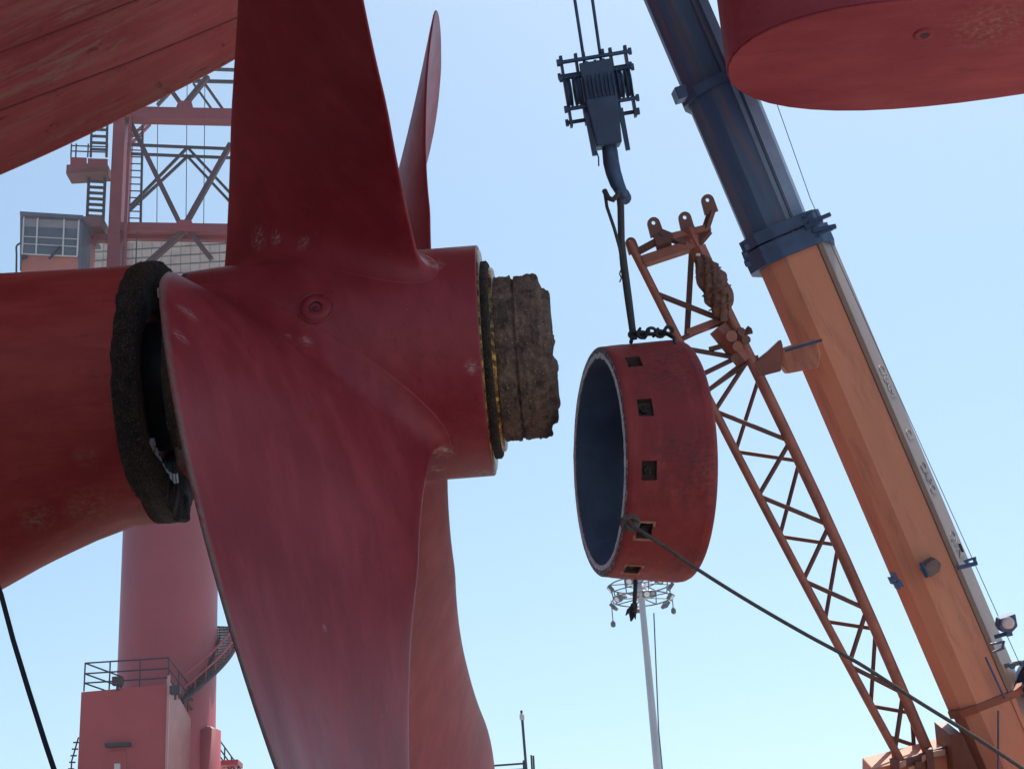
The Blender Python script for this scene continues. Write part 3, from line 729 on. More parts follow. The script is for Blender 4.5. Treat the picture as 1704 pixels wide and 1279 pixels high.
M_l1 = simple('lettering_pale', (.29, .22, .19), .5, 0, .1, 5, 0); M_l2 = simple('lettering_dark', (.13, .095, .095), .5, 0, .1, 5, 0)
for txt, t0, t1, m in (('CRAM', .71, .60, M_l1), ('CI', .565, .51, M_l1), ('CAPO', .49, .37, M_l2), ('QVN', .335, .25, M_l2)):
    p0 = side_pt(t0, .2); p1 = side_pt(t1, .2); letters(txt, p0, p1, .115, m, 'lettering')
# thin wire above the boom
for (x0, y0, x1, y1) in ((1288, 160, 1348, 330), (1348, 330, 1704, 1120)):
    MB().tube([at(x0, y0, 13.9), at(x1, y1, 13.6)], .0035, 5).build('boom_wire', M_steel, crane)
# jib bracket
MB().prism([at(1301, 580, 13.55), at(1358, 563, 13.42), at(1366, 590, 13.4), at(1362, 612, 13.4), at(1312, 622, 13.5), at(1300, 606, 13.55)], Fw*.2).build('jib_bracket', M_orange, crane, .01)
MB().bar(at(1306, 584, 13.42), at(1368, 566, 13.36), .015, .02).build('bracket_edge', M_collar, crane)
MB().prism([at(1252, 606, 13.5), at(1280, 584, 13.5), at(1300, 565, 13.5), at(1303, 575, 13.5), at(1300, 618, 13.5), at(1284, 622, 13.5), at(1262, 628, 13.5)], Fw*.12).build('bracket_arm', simple('bracket_red', (.2, .06, .045), .5, 0, .2, 4, .1), crane, .01)
# carrier standing on the dock floor, below the picture
cx0 = at(1690, 1300, 13.2)
MB().box((cx0.x+.9, cx0.y+.3, 2.35), (2.2, 0, 0), (0, 1.3, 0), (0, 0, .55)).build('turntable_deck', M_orange, crane, .05)
MB().box((cx0.x+2.5, cx0.y+.3, 1.3), (5.5, 0, 0), (0, 1.35, 0), (0, 0, .45)).build('carrier', M_orange, crane, .05)
MB().lathe((cx0.x+.9, cx0.y+.3, 1.74), (0, 0, 1), [(0, 1.1), (.07, 1.1)], 32, ref=(1, 0, 0)).build('slew_ring', M_collar, crane)
for i in range(5):
    for sy in (-1, 1):
        w = MB().lathe((cx0.x-2+2.2*i, cx0.y+.3+sy*1.05, .62), (0, sy, 0), [(-.2, .3), (-.2, .58), (-.15, .62), (.15, .62), (.2, .58), (.2, .35), (.1, .3), (.1, .001)], 28, ref=(0, 0, 1)).build('wheel', M_black, crane)

# ------------------------------------------------------------------ stowed lattice jib
M_jib = simple('jib_orange', (.33, .12, .085), .5, 0, .25, 4, .1, dirt=(.14, .06, .045), dirt_amt=(.55, .75))
M_lace = simple('jib_lacing', (.13, .055, .045), .55, 0, .3, 4, .1)
jib = thing('lattice_jib', 'orange lattice jib stowed along the left side of the crane boom', 'crane jib', at(1500, 1265, 13.6))
JN, JF = 13.55, 13.95
def jl(t, d): return at(lerp(1047, 1500, t)-6*math.sin(math.pi*t), lerp(402, 1268, t), d)      # left chord
def jr_(t, d): return at(lerp(1150, 1547, t)+(10*math.sin(math.pi*t)), lerp(398, 1256, t), d)     # right chord
for fn, d, r in ((jl, JN, .038), (jr_, JN, .050), (jl, JF, .030), (jr_, JF, .04)):
    MB().tube([fn(t, d) for t in np.linspace(0, 1, 9)], r, 10).build('chord', M_jib, jib)
def brace(p, q, r=.021, m=None): MB().tube([p, q], r, 7, cap=False).build('lacing', m or M_lace, jib)
def ty(y): return (y-400)/860
for p0y, r0y, dd, rr_ in ((737-140, 820-140, JN, .021), (770-140, 887-140, JF, .019)):
    for k in range(5):
        a, b_, c = ty(p0y+140*k), ty(r0y+140*k), ty(p0y+140*(k+1))
        brace(jr_(a, dd), jl(b_, dd), rr_)
        if c < .99: brace(jl(b_, dd), jr_(c, dd), rr_)
brace(jl(.1, JN), jr_(.165, JN), .026); brace(jl(.19, JN), jr_(.15, JN), .024); brace(jl(.205, JN), jr_(.235, JN), .022); brace(jl(.26, JN), jr_(.22, JN), .022); brace(jl(.29, JF), jr_(.23, JF), .02)
brace(jl(.29, JN), jr_(.235, JN), .02); brace(jl(.95, JF), jr_(.99, JF), .02)
for t in (.25, .5, .75, .97):
    brace(jl(t, JN), jl(t, JF), .018); brace(jr_(t, JN), jr_(t, JF), .018)
# head frame with four lug plates
def lug(px, py, tilt, s=1.0):
    c = at(px, py, JN-.02); a = (Up*math.cos(tilt)+Rt*math.sin(tilt)); b = a.cross(Fw).normalized()
    ring = [c+a*(.055*s)*math.cos(w)+b*(.055*s)*math.sin(w) for w in np.linspace(math.pi/2, -math.pi/2, 9)]
    outer = ring+[c-a*.115*s-b*.06*s, c-a*.115*s+b*.06*s]
    hole = [c+a*.005+a*.018*math.cos(w)+b*.018*math.sin(w) for w in np.linspace(0, 2*math.pi, 12, endpoint=False)]
    bm = bmesh.new(); off = OFF[jib.name]
    ov = [bm.verts.new(p-off) for p in outer]; hv = [bm.verts.new(p-off) for p in hole]
    eds = [bm.edges.new((ov[i], ov[(i+1) % len(ov)])) for i in range(len(ov))]+[bm.edges.new((hv[i], hv[(i+1) % 12])) for i in range(12)]
    bmesh.ops.triangle_fill(bm, edges=eds, use_beauty=True)
    r = bmesh.ops.extrude_face_region(bm, geom=bm.faces[:]); bmesh.ops.translate(bm, verts=[v for v in r['geom'] if isinstance(v, bmesh.types.BMVert)], vec=Fw*.05)
    bmesh.ops.recalc_face_normals(bm, faces=bm.faces)
    me = bpy.data.meshes.new('lug_plate'); bm.to_mesh(me); bm.free(); me.materials.append(M_lug)
    o = bpy.data.objects.new('lug_plate', me); COL.objects.link(o); o.parent = jib; OFF[o.name] = off
M_lug = simple('jib_lug', (.15, .06, .05), .5, 0, .25, 6, .1)
for q in ((1050, 404, -.35, .85), (1088, 372, -.3, 1), (1140, 363, -.25, 1), (1178, 334, -.3, 1)): lug(*q)
def jb(x0, y0, x1, y1, w, m=M_jib, d0=JN, d1=JN, nm='head_brace'): MB().bar(at(x0, y0, d0), at(x1, y1, d1), w, w).build(nm, m, jib)
jb(1060, 420, 1112, 392, .05, M_lace); jb(1070, 436, 1155, 408, .085); jb(1098, 388, 1142, 406, .06, M_lace)
jb(1144, 380, 1160, 415, .09); jb(1160, 408, 1180, 384, .055, M_lace); jb(1172, 388, 1184, 352, .05, M_lace); jb(1120, 395, 1182, 380, .06)
jb(1152, 400, 1143, 560, .05, M_lace, JF, JF); jb(1160, 412, 1190, 478, .11, M_jib); jb(1145, 555, 1205, 532, .06); jb(1090, 405, 1115, 398, .10, M_lace)
for (x, y) in ((1161, 425), (1165, 433), (1168, 442)): MB().box(at(x, y, JN-.03), Rt*.018, Up*.012, Fw*.04).build('pin_block', M_bare, jib)
jb(1195, 545, 1240, 600, .13); jb(1210, 560, 1252, 552, .03, M_lace); jb(1215, 590, 1248, 545, .035, M_lace); jb(1236, 600, 1262, 596, .04, M_lace); jb(1180, 582, 1232, 568, .035, M_lace)
for (x, y, r) in ((1216, 560, .05), (1226, 577, .045), (1232, 552, .035), (1240, 566, .04), (1222, 596, .035)):
    MB().lathe(at(x, y, JN-.10), -Fw, [(0, r), (.06, r), (.06, .001)], 10, False).build('pin_head', M_jib if r > .04 else M_lug, jib)
# folded tarpaulin bundle strapped to the chord
bun = thing('tarpaulin_bundle', 'brown folded tarpaulin bundle strapped to the top of the lattice jib', 'bundle', at(1185, 480, JN))
bp = []; br2 = []
for t in np.linspace(0, 1, 22):
    bp.append(at(lerp(1164, 1203, t)+8*math.sin(math.pi*t), lerp(428, 535, t), JN-.08)); br2.append(.02+.105*math.sin(math.pi*min(1, t*1.02+.02))**.6)
mbn = MB().tube(bp, br2, 26)
mbn.v = [tuple(Vector(v)+(Rt*.02+Fw*.015)*math.sin(11*(Vector(v)-bp[10]).dot(Rt)*9+3*(Vector(v)-bp[10]).dot(Up))) for v in mbn.v]
mbn.build('cloth', simple('tarpaulin_brown', (.16, .085, .065), .8, 0, .45, 9, .4, (3, 3, .6)), bun)
for t in (.25, .55, .8):
    c = bp[int(t*21)]; MB().tube([c+(Rt*math.cos(w)*.9+Fw*math.sin(w)+Up*math.cos(w)*.35)*(br2[int(t*21)]+.012) for w in np.linspace(0, 2*math.pi, 18)], .007, 5, cap=False).build('strap', M_lug, bun)
# crossbeam the jib's foot rests on
M_tan = simple('pale_tan_paint', (.55, .36, .27), .6, 0, .2, 6, .1)
rest = MB().prism([at(1452, 1279, 13.5), at(1520, 1262, 13.5), at(1590, 1243, 13.5), at(1600, 1300, 13.5), at(1452, 1300, 13.5)], Fw*.4).build('jib_rest', M_orange, crane, .008)
MB().prism([at(1505, 1263, 13.46), at(1590, 1236, 13.46), at(1592, 1250, 13.46), at(1506, 1275, 13.46)], Fw*.03).build('rest_beam', M_lug, crane)
for (x0, x1, y) in ((1497, 1508, 1268), (1512, 1524, 1277), (1553, 1573, 1250), (1534, 1542, 1258)):
    MB().prism([at(x0, y, 13.44), at(x1, y-4, 13.44), at(x1, y+6, 13.44), at(x0, y+10, 13.44)], Fw*.02).build('rest_pad', M_tan, crane)
for (x0, y0, x1, y1) in ((1487, 1262, 1492, 1300), (1545, 1245, 1550, 1300), (1527, 1265, 1530, 1300)): MB().bar(at(x0, y0, 13.45), at(x1, y1, 13.45), .06, .06).build('rest_post', M_lug, crane)

# ================================================================== PORTAL CRANE (left, far)
YC = 70.0
M_pred = simple('portal_red', (.34, .048, .058), .5, 0, .15, .25, .05, dirt=(.2, .05, .045), dirt_amt=(.6, .85))
M_tow = simple('tower_red', (.21, .024, .034), .5, 0, .2, .6, .05, dirt=(.14, .03, .035), dirt_amt=(.55, .8))
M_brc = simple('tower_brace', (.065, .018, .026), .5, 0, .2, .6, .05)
M_pdark = simple('portal_dark_steel', (.035, .022, .032), .6, 0, .3, 1, .05)
M_grey = simple('louvre_grey', (.58, .57, .52), .7, 0, .18, 1.2, .1)
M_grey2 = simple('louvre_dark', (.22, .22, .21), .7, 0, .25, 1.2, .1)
M_frame = simple('cab_frame', (.50, .50, .52), .5, 0, .1, 2, 0)
M_glass = simple('cab_glass', (.10, .12, .15), .12, 0, .3, .6, 0)
gz = 9.0
pcn = thing('portal_crane', 'tall red portal crane with round column and truss tower behind the ship', 'crane', Vector((onY(283, 1000, YC).x, YC, gz)))
def V(px, py, dy=0): return onY(px, py, YC+dy)
ctop = V(285, 560); cR = (onY(363, 1000, YC-1.9)-onY(200, 1000, YC-1.9)).length/2*.995
ccx = (onY(363, 1000, YC).x+onY(200, 1000, YC).x)/2
MB().lathe((ccx, YC, gz), (0, 0, 1), [(0, cR), (ctop.z-gz, cR), (ctop.z-gz+.01, .01)], 96, ref=(1, 0, 0)).build('column', M_pred, pcn)
pz = V(285, 530).z
MB().lathe((ccx, YC, ctop.z), (0, 0, 1), [(0, cR+.3), (.8, cR+.6), (pz-ctop.z, cR+1.0), (pz-ctop.z, .1)], 64, ref=(1, 0, 0)).build('slew_platform', M_pred, pcn)
# machine house with louvre panels
FD, BD = -2.6, 2.6
def pbar(x0, y0, x1, y1, w, dy=FD, m=None, nm='brace', h=None):
    m = m or (M_tow if nm == 'tower_beam' else M_brc)
    MB().bar(V(x0, y0, dy), V(x1, y1, dy), w, h or w, ref=(0, 1, 0)).build(nm, m, pcn)
hz0, hz1 = V(200, 520, BD).z, V(200, 402, BD).z
hx0 = V(140, 430, BD).x; hx1 = V(560, 420, BD).x
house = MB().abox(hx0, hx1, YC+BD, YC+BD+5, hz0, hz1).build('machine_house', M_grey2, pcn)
npc = 26; nr_ = 8; cw = (hx1-hx0)/npc; ch_ = (hz1-hz0)/nr_
for i in range(npc):
    for j in range(nr_):
        x0 = hx0+i*cw; z0 = hz0+j*ch_
        if V(0, 0).x > 1e9: continue
        q = random.uniform(-.04, .04)
        MB().box((x0+cw/2, YC+BD-.04, z0+ch_*.42), (cw*.47, 0, 0), (0, .03, .02), (0, -.05+q*.3, ch_*.36)).build('louvre_panel', M_grey, house)
# tower: main columns and beams
for x0, x1, dy in ((189, 196, FD), (431, 424, FD), (200, 205, BD), (440, 434, BD)):
    p0 = V(x0, 470, dy); p1 = V(x1, 30, dy)
    MB().abox(p0.x-.3, p0.x+.3, p0.y-.3, p0.y+.3, p0.z, p1.z).build('tower_column', M_tow, pcn)
p0 = V(206, 470, FD-.3); MB().abox(p0.x-.06, p0.x+.06, p0.y-.1, p0.y+.1, p0.z, V(206, 60, FD).z).build('conduit', M_tow, pcn)
pbar(206, 192, 440, 192+5, .65, FD, nm='tower_beam'); pbar(196, 380, 440, 384, .45, FD, nm='tower_beam'); pbar(200, 395, 440, 399, .28, FD+.5, nm='tower_beam')
pbar(200, 190, 440, 196, .3, BD, nm='tower_beam')
MB().prism([V(297, 366, FD-.25), V(318, 366, FD-.25), V(322, 377, FD-.25), V(292, 377, FD-.25)], Vector((0, .2, 0))).build('gusset', M_tow, pcn)
MB().prism([V(297, 168, FD-.25), V(318, 168, FD-.25), V(322, 182, FD-.25), V(292, 182, FD-.25)], Vector((0, .2, 0))).build('gusset', M_tow, pcn)
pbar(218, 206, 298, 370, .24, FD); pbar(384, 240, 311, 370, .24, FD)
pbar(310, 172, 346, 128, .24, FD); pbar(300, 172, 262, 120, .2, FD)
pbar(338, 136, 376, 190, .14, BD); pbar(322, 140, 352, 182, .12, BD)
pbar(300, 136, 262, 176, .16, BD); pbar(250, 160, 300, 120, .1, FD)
for dy, o in ((1.2, 0), (2.2, 15)):
    pbar(203, 241+o, 400, 249+o, .13, dy, M_pdark); pbar(311, 247+o, 203, 358+o*.3, .13, dy, M_pdark); pbar(313, 247+o, 400, 340+o, .13, dy, M_pdark)
    pbar(203, 241+o, 250, 200+o*.5, .13, dy, M_pred)
pbar(300, 135, 440, 138, .16, BD, M_pdark); pbar(300, 114, 440, 119, .15, BD, M_pdark)
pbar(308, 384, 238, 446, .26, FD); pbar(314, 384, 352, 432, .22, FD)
for x in (263, 311.5, 341): pbar(x+.6, 60, x-2, 372, .035, 1.5, M_pdark, 'wire_rope')
for x in (206, 228): pbar(x, 385, x-3, 470, .05, FD-.2, M_pdark, 'pipe')
# ladder
for x in (217, 238): pbar(x, 195, x-4, 372, .11, 0, M_pdark, 'ladder_rail')
for i in range(15):
    y = 205+i*11.3; pbar(217-(y-195)*.022, y, 238-(y-195)*.022, y+.6, .05, 0, M_pdark, 'rung')
# stairs, landing and platform on the left
MB().abox(V(115, 292, FD).x, V(181, 292, FD).x, YC+FD-.5, YC+FD+.5, V(150, 296, FD).z, V(150, 281, FD).z).build('stair_platform', simple('platform_brown', (.18, .06, .06), .6, 0, .2, 1, .05), pcn)
for (x0, x1, y0, y1) in ((117, 144, 262, 280), (146, 179, 264, 277)):
    MB().prism([V(x0, y0, FD-1.1), V(x1, y0+1, FD-1.1), V(x1, y1, FD-1.1), V(x0, y1, FD-1.1)], Vector((0, .05, 0))).build('guard_panel', M_tow, pcn)
for x in (118, 126, 146, 178): pbar(x+1, 240, x, 262, .06, FD-1.1, M_pdark, 'railing_post')
for y in (243, 252): pbar(118, y, 179, y+2, .05, FD-1.1, M_pdark, 'railing')
for i in range(5): pbar(153, 205+i*11, 178, 206+i*11, .13, FD-.3, M_pdark, 'tread', .07)
for x in (152, 178): pbar(x+1, 195, x-1, 262, .10, FD-.3, M_pdark, 'stringer')
for i in range(8): pbar(147, 302+i*9.6, 174, 303.5+i*9.6, .14, FD-.3, M_pdark, 'tread', .07)
for x in (148, 175): pbar(x, 296, x-4, 384, .12, FD-.3, M_pdark, 'stringer')
MB().abox(V(143, 385, FD).x, V(176, 385, FD).x, YC+FD-.8, YC+FD+.8, V(160, 390, FD).z, V(160, 373, FD).z).build('stair_landing', simple('platform_brown2', (.16, .055, .06), .6, 0, .2, 1, .05), pcn)
pbar(137, 396, 178, 398, .35, FD, nm='tower_beam')
for y in (362, 372, 380): pbar(137, y, 147, y+.5, .04, FD, M_pdark, 'railing')
# operator's cab
cy = FD-1.6
q = [V(34, 353, cy), V(137, 359.5, cy), V(135, 446, cy), V(31, 452, cy)]
M_cab = simple('cab_red', (.40, .13, .10), .5, 0, .15, 1, .05); M_cabd = simple('cab_dark_blue', (.09, .10, .14), .5, 0, .2, 1, .05)
cab = MB().prism([V(37, 358, cy), V(134, 364, cy), V(132, 520, cy), V(33, 524, cy)], Vector((0, 2.6, 0))).build('cab', M_cab, pcn)
MB().prism([V(33, 352, cy-.3), V(138, 358.5, cy-.3), V(138, 363.5, cy-.3), V(33, 358, cy-.3)], Vector((0, 3.2, 0))).build('cab_roof', M_cabd, cab)
MB().prism([V(33.5, 357, cy-.06), V(39, 357.5, cy-.06), V(37, 432, cy-.06), V(33, 450, cy-.06)], Vector((0, 1.5, 0))).build('cab_post', M_cabd, cab)
MB().prism([V(133, 362, cy-.06), V(137.5, 362, cy-.06), V(134, 450, cy-.06), V(130, 450, cy-.06)], Vector((0, 1.5, 0))).build('cab_post', M_cabd, cab)
win = MB().prism([V(39, 362, cy-.04), V(133, 367, cy-.04), V(129, 427, cy-.04), V(37, 422, cy-.04)], Vector((0, .03, 0))).build('window', M_glass, cab)
def cabbar(x0, y0, x1, y1, w, nm='window_frame', m=M_frame): MB().bar(V(x0, y0, cy-.09), V(x1, y1, cy-.09), w, w, ref=(0, 1, 0)).build(nm, m, win)
for (x0, y0, x1, y1, w) in ((40, 361, 37, 423, .07), (63, 362, 60, 424, .07), (107, 365, 104.5, 426, .07), (131.5, 366, 128.5, 427, .07), (38, 360.5, 133, 365.5, .07), (37, 423, 129, 427.5, .06), (39, 394, 130, 398.5, .04), (38, 406, 129.5, 411, .04)): cabbar(x0, y0, x1, y1, w)
MB().prism([V(40, 363, cy-.055), V(131, 368, cy-.055), V(130, 381, cy-.055), V(39.5, 377, cy-.055)], Vector((0, .012, 0))).build('window_blind', simple('blind_grey', (.22, .21, .25), .6, 0, .1, 1, 0), win)
MB().bar(V(82, 431, cy-.2), V(100, 410, cy-.2), .09, .09).build('wiper', M_pdark, cab)
MB().lathe(V(41, 428, cy-.25), Vector((0, -1, -.6)), [(-.2, .08), (.0, .12), (.12, .12), (.1, .02)], 14).build('cab_lamp', M_pdark, cab)
MB().tube([V(27, 470, cy), V(27.5, 425, cy), V(27, 412, cy), V(29, 408, cy), V(34, 405, cy)], .05, 6).build('cab_handrail', M_pdark, cab)
MB().tube([V(300, 560, 1), V(120, 470, cy+1)], .5, 8).build('cab_arm', M_pred, pcn)
# spiral stair round the column
def spp(th, z, r): return Vector((ccx+r*math.sin(th), YC-r*math.cos(th), z))
z0s, z1s = V(318, 1188).z, V(372, 1035).z
t0s, t1s = R_(26), R_(112)
NT = 26
for i in range(NT):
    f = i/(NT-1); th = lerp(t0s, t1s, f); z = lerp(z0s, z1s, f)
    a = spp(th, z, cR+.03); b = spp(th, z, cR+.95); t_ = (spp(th+.05, z, cR+.5)-spp(th, z, cR+.5)).normalized()
    MB().box((a+b)/2, (b-a)/2, t_*.14, Vector((0, 0, .025))).build('tread', M_pdark, pcn)
for r, h in ((cR+.95, 0), (cR+.95, .55), (cR+.95, 1.1), (cR+.06, 0)):
    MB().tube([spp(lerp(t0s, t1s, f), lerp(z0s, z1s, f)+h, r) for f in np.linspace(0, 1, 30)], .05 if h else .09, 6).build('stair_rail' if h else 'stringer', M_pred if h else M_pdark, pcn)
for f in np.linspace(0, 1, 10):
    MB().tube([spp(lerp(t0s, t1s, f), lerp(z0s, z1s, f), cR+.95), spp(lerp(t0s, t1s, f), lerp(z0s, z1s, f)+1.1, cR+.95)], .03, 5).build('rail_post', M_pred, pcn)
# base house in front of the column
fy = -5.0
hl, hr2 = V(133, 1200, fy).x, V(277, 1200, fy).x
zt = V(205, 1145, fy).z
bh = MB().prism([(hl, YC+fy, gz), (hr2, YC+fy, gz), (hr2, YC+fy, zt+.05), (hl, YC+fy, zt-.05)], (0, 4.2, 0)).build('base_house', M_pred, pcn)
p1 = V(277, 1124, fy); 
wing = MB().prism([(hr2, YC+fy-.05, gz), (hr2, YC+fy-.05, p1.z), (hr2+.10, YC+fy-.05, p1.z), (hr2+.10, YC+fy-.05, gz)], (0, .12, 0)).build('corner_plate', simple('corner_pink', (.45, .24, .23), .5, 0, .15, 1, .05), bh)
e2 = V(318, 1196, fy+3.4); 
MB().prism([(hr2+.02, YC+fy, gz), (e2.x, YC+fy+3.4, gz), (e2.x, YC+fy+3.4, e2.z), (hr2+.02, YC+fy, p1.z-.1)], Vector((-.1, .12, 0))).build('side_wall', simple('side_wall_sunlit', (.34, .13, .12), .5, 0, .2, .7, .05, dirt=(.42, .28, .25), dirt_amt=(.62, .74)), bh)  # sunlight on this face is put into its paler red, plus pale patches
e3 = V(361, 1240, fy+3.6)
MB().lathe(((e2.x+e3.x)/2, YC+fy+4.3, gz), (0, 0, 1), [(0, (e3.x-e2.x)*.52), (V(340, 1215, fy+4).z-gz, (e3.x-e2.x)*.52), (V(340, 1205, fy+4).z-gz, .05)], 40, ref=(1, 0, 0)).build('round_leg', M_pred, bh)
# door on the front
dr = MB().prism([V(181, 1250, fy-.03), V(208, 1248, fy-.03), V(211, 1254, fy-.03), V(211, 1330, fy-.03), V(178, 1330, fy-.03), V(178, 1256, fy-.03)], Vector((0, .08, 0))).build('door', M_pred, bh, .02)
MB().prism([V(174, 1236, fy-.35), V(215, 1234, fy-.35), V(215, 1240, fy-.35), V(174, 1242, fy-.35)], Vector((0, .4, 0))).build('door_canopy', M_pdark, bh)
MB().prism([V(190, 1270, fy-.06), V(200, 1270, fy-.06), V(200, 1300, fy-.06), V(190, 1300, fy-.06)], Vector((0, .04, 0))).build('door_pane', M_frame, dr)
# roof railing
def rail(pts, nm='roof_railing', r=.035, m=M_pdark): MB().tube(pts, r, 5).build(nm, m, bh)
for dh in (1.2, .75, .35):
    rail([(hl+.08, YC+fy+.1, zt+dh), (hr2, YC+fy+.1, zt+dh)]); rail([(hl+.08, YC+fy+.1, zt+dh), (hl+.9, YC+fy+3, zt+dh)]); rail([(hr2, YC+fy+.1, zt+dh), (e2.x+.1, YC+fy+4, zt+dh-.8)])
for f in (0, .3, .66, 1): rail([(lerp(hl+.08, hr2, f), YC+fy+.1, zt), (lerp(hl+.08, hr2, f), YC+fy+.1, zt+1.2)])
rail([(hl+.9, YC+fy+3, zt), (hl+.9, YC+fy+3, zt+1.2)])
for f in (.35, .7, 1): rail([(lerp(hr2, e2.x+.1, f), YC+fy+.1+3.9*f, zt-.8*f), (lerp(hr2, e2.x+.1, f), YC+fy+.1+3.9*f, zt+1.2-.8*f)])
for px, py in ((196, 1133), (292, 1148)):
    c = V(px, py, fy-.1)
    l_ = MB().box(c, (.22, 0, 0), (0, .15, 0), (0, 0, .18)).build('roof_lamp', M_pdark, bh, .03)
    MB().bar(c-Vector((0, 0, .4)), c-Vector((0, 0, .15)), .1, .1).build('lamp_post', M_pdark, l_)
# ladder at the left edge and railing at the right
for dx in (0, .35): rail([(V(112, 1285, fy).x+dx, YC+fy+.6, gz), (V(112, 1270, fy).x+dx, YC+fy+.6, V(112, 1262, fy).z), (V(124, 1222, fy).x+dx, YC+fy+.6, V(124, 1222, fy).z)], 'side_handrail')
for i in range(5): y = 1235+i*11; rail([V(122-i*2.2, y, fy+.6), V(132-i*2.2, y, fy+.6)], 'side_rung')
for dy_ in (0, 14, 26): rail([V(363, 1228+dy_, 1), V(397, 1275+dy_, 1), V(420, 1310+dy_, 1)], 'walkway_railing')
for (x, y) in ((365, 1230), (374, 1243), (385, 1258), (396, 1274)): rail([V(x, y, 1), V(x-1, y+34, 1)], 'walkway_post')
MB().abox(V(362, 1268, 1).x, V(400, 1268, 1).x, YC+.4, YC+1.6, V(380, 1276, 1).z, V(380, 1268, 1).z).build('walkway', M_pred, bh)
MB().abox(ccx-5, ccx+5, YC-5.5, YC+6, gz, gz+1.2).build('crane_base', M_pred, pcn)

# ================================================================== LIGHT MAST
YM = 100.0
M_pole = simple('galvanised_pole', (.42, .42, .46), .5, .2, .1, .5, .02)
M_lampb = simple('lamp_housing', (.06, .065, .08), .5, .1, .3, 2, .05)
M_lens = simple('lamp_lens_pale', (.62, .63, .66), .3, 0, .1, 2, 0)
mtop = onY(1066, 978, YM); mx = mtop.x
mast = thing('light_mast', 'tall grey high-mast light with a ring of floodlights', 'light mast', Vector((mx, YM, gz)))
MB().tube([(mx, YM, gz), (mx, YM, lerp(gz, mtop.z, .5)), (mx, YM, mtop.z+1.2)], [.30, .25, .19], 16).build('pole', M_pole, mast)
MB().lathe((mx, YM, mtop.z-.3), (0, 0, 1), [(-.5, .2), (-.5, .38), (.5, .38), (.5, .2)], 20, ref=(1, 0, 0)).build('head_drum', M_pole, mast)
def mp(w, r, z): return Vector((mx+r*math.cos(w), YM+r*math.sin(w), mtop.z+z))
for r, z in ((2.05, .2), (1.9, -.75), (1.0, .3)):
    MB().tube([mp(w, r, z) for w in np.linspace(0, 2*math.pi, 41)], .045, 6, cap=False).build('ring', M_lampb, mast)
for k in range(8):
    w = k*math.pi/4+.2
    MB().tube([mp(w, .2, .3), mp(w, 2.05, .2)], .04, 5).build('spoke', M_lampb, mast); MB().tube([mp(w, .2, -.7), mp(w, 1.9, -.75)], .04, 5).build('spoke', M_lampb, mast)
    MB().tube([mp(w, 2.05, .2), mp(w, 1.9, -.75)], .04, 5).build('hanger', M_lampb, mast)
for k in range(12):
    w = k*math.pi/6+.1; z = (.1, -.85)[k % 2]; c = mp(w, 2.0, z-.1); o = Vector((math.cos(w), math.sin(w), -.8)).normalized(); s = Vector((-math.sin(w), math.cos(w), 0)); u = o.cross(s)
    l = MB().box(c, s*.28, u*.24, o*.11).build('floodlight', M_lampb, mast, .03)
    MB().lathe(c+o*.112, o, [(0, .19), (.02, .17), (.025, .001)], 14).build('lens', M_lens, l)
for (a, l) in ((.0, 1.0), (3.1, 1.6)):
    MB().tube([mp(a, 2.0, -.7), mp(a, 2.0, -.7-l)], .035, 5).build('drop_rod', M_lampb, mast)
    MB().lathe(mp(a, 2.0, -.7-l), (0, 0, -1), [(-.25, .05), (-.1, .16), (.12, .16), (.2, .05)], 10, ref=(1, 0, 0)).build('drop_lamp', M_lampb, mast)
a = onY(1088, 1020, YM-1.5); b = onY(1096, 1215, YM-1.5); MB().tube([a, b, b-Vector((0, 0, 8))], .045, 5).build('stay_wire', M_lampb, mast)
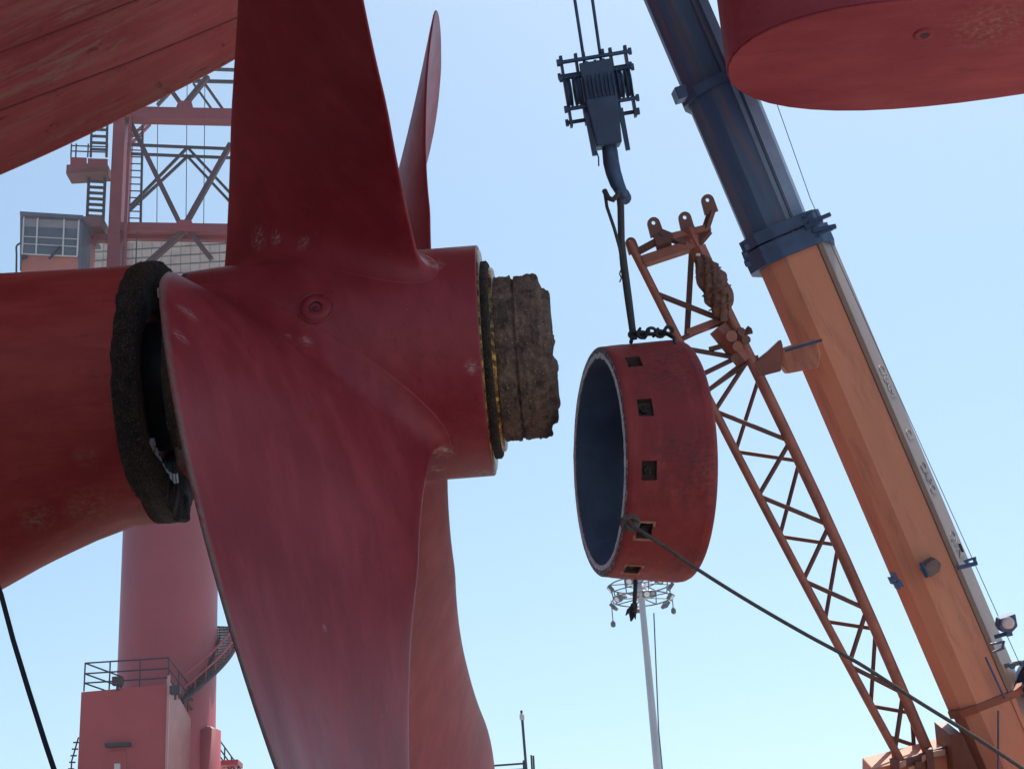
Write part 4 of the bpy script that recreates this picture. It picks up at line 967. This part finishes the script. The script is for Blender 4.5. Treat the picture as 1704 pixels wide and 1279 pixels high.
# rope tail hanging under the cap
tailr = thing('rope_tail', 'short frayed dark rope end dangling beneath the hanging cap', 'rope', at(1052, 1030, 12.0))
MB().tube([at(1058, 962, 12.0), at(1057, 985, 12.0), at(1056, 1004, 12.0)], .017, 7).build('rope', M_rope, tailr)
for i in range(16):
    s0 = at(1055+random.uniform(-4, 4), 1002+random.uniform(0, 10), 12+random.uniform(-.03, .03)); e0 = at(1050+random.uniform(-9, 9), 1016+random.uniform(0, 18), 12+random.uniform(-.05, .05))
    MB().tube([s0, s0.lerp(e0, .5)+Rt*random.uniform(-.01, .01), e0], [.013, .016, .004], 5).build('strand', M_rope, tailr)
# ================================================================== DOCKSIDE POLE
YA = 64.0
M_and = simple('pole_black', (.015, .02, .03), .5, .1, .2, 2, 0)
pb = onY(878, 1279, YA)
pol = thing('signal_pole', 'thin dark pole with a lamp at its tip, beside the rear propeller blade', 'pole', Vector((pb.x, YA, gz)))
def AP(x, y): return onY(x, y, YA)
MB().tube([(AP(878, 1279).x, YA, gz), AP(869, 1196)], .055, 8).build('pole', M_and, pol)
MB().lathe(AP(869, 1198), (0, 0, 1), [(0, .06), (.02, .10), (.22, .10), (.26, .05)], 12, ref=(1, 0, 0)).build('pole_lamp', M_frame, pol)
MB().tube([AP(868.5, 1192), AP(867.5, 1182)], .05, 8).build('pole_tip', M_and, pol)
MB().bar(AP(790, 1276), AP(872, 1270), .07, .07).build('cross_arm', M_and, pol)
MB().tube([(AP(873, 1279).x, YA, gz), AP(873, 1265)], .09, 8).build('arm_post', M_and, pol)
for x, y in ((884, 1256), (887.5, 1257)): MB().tube([(AP(x, 1279).x, YA, gz), AP(x, y)], .04, 6).build('side_rod', M_and, pol)
MB().bar(AP(790, 1284), AP(874, 1279), .05, .05).build('lower_arm', M_and, pol)

# ================================================================== HAZE
hm = bpy.data.materials.new('sea_haze'); hm.use_nodes = True; ht = hm.node_tree; ht.nodes.clear()
ho = ht.nodes.new('ShaderNodeOutputMaterial'); hv_ = ht.nodes.new('ShaderNodeVolumePrincipled')
hv_.inputs['Color'].default_value = (.80, .88, 1, 1); hv_.inputs['Density'].default_value = .0006; hv_.inputs['Anisotropy'].default_value = .35
ht.links.new(hv_.outputs[0], ho.inputs['Volume'])
hz = MB().abox(-1600, 1600, -1600, 1600, -1.5, 75).build('haze', hm); hz['kind'] = 'stuff'; hz['label'] = 'pale blue haze in the air over the dock'
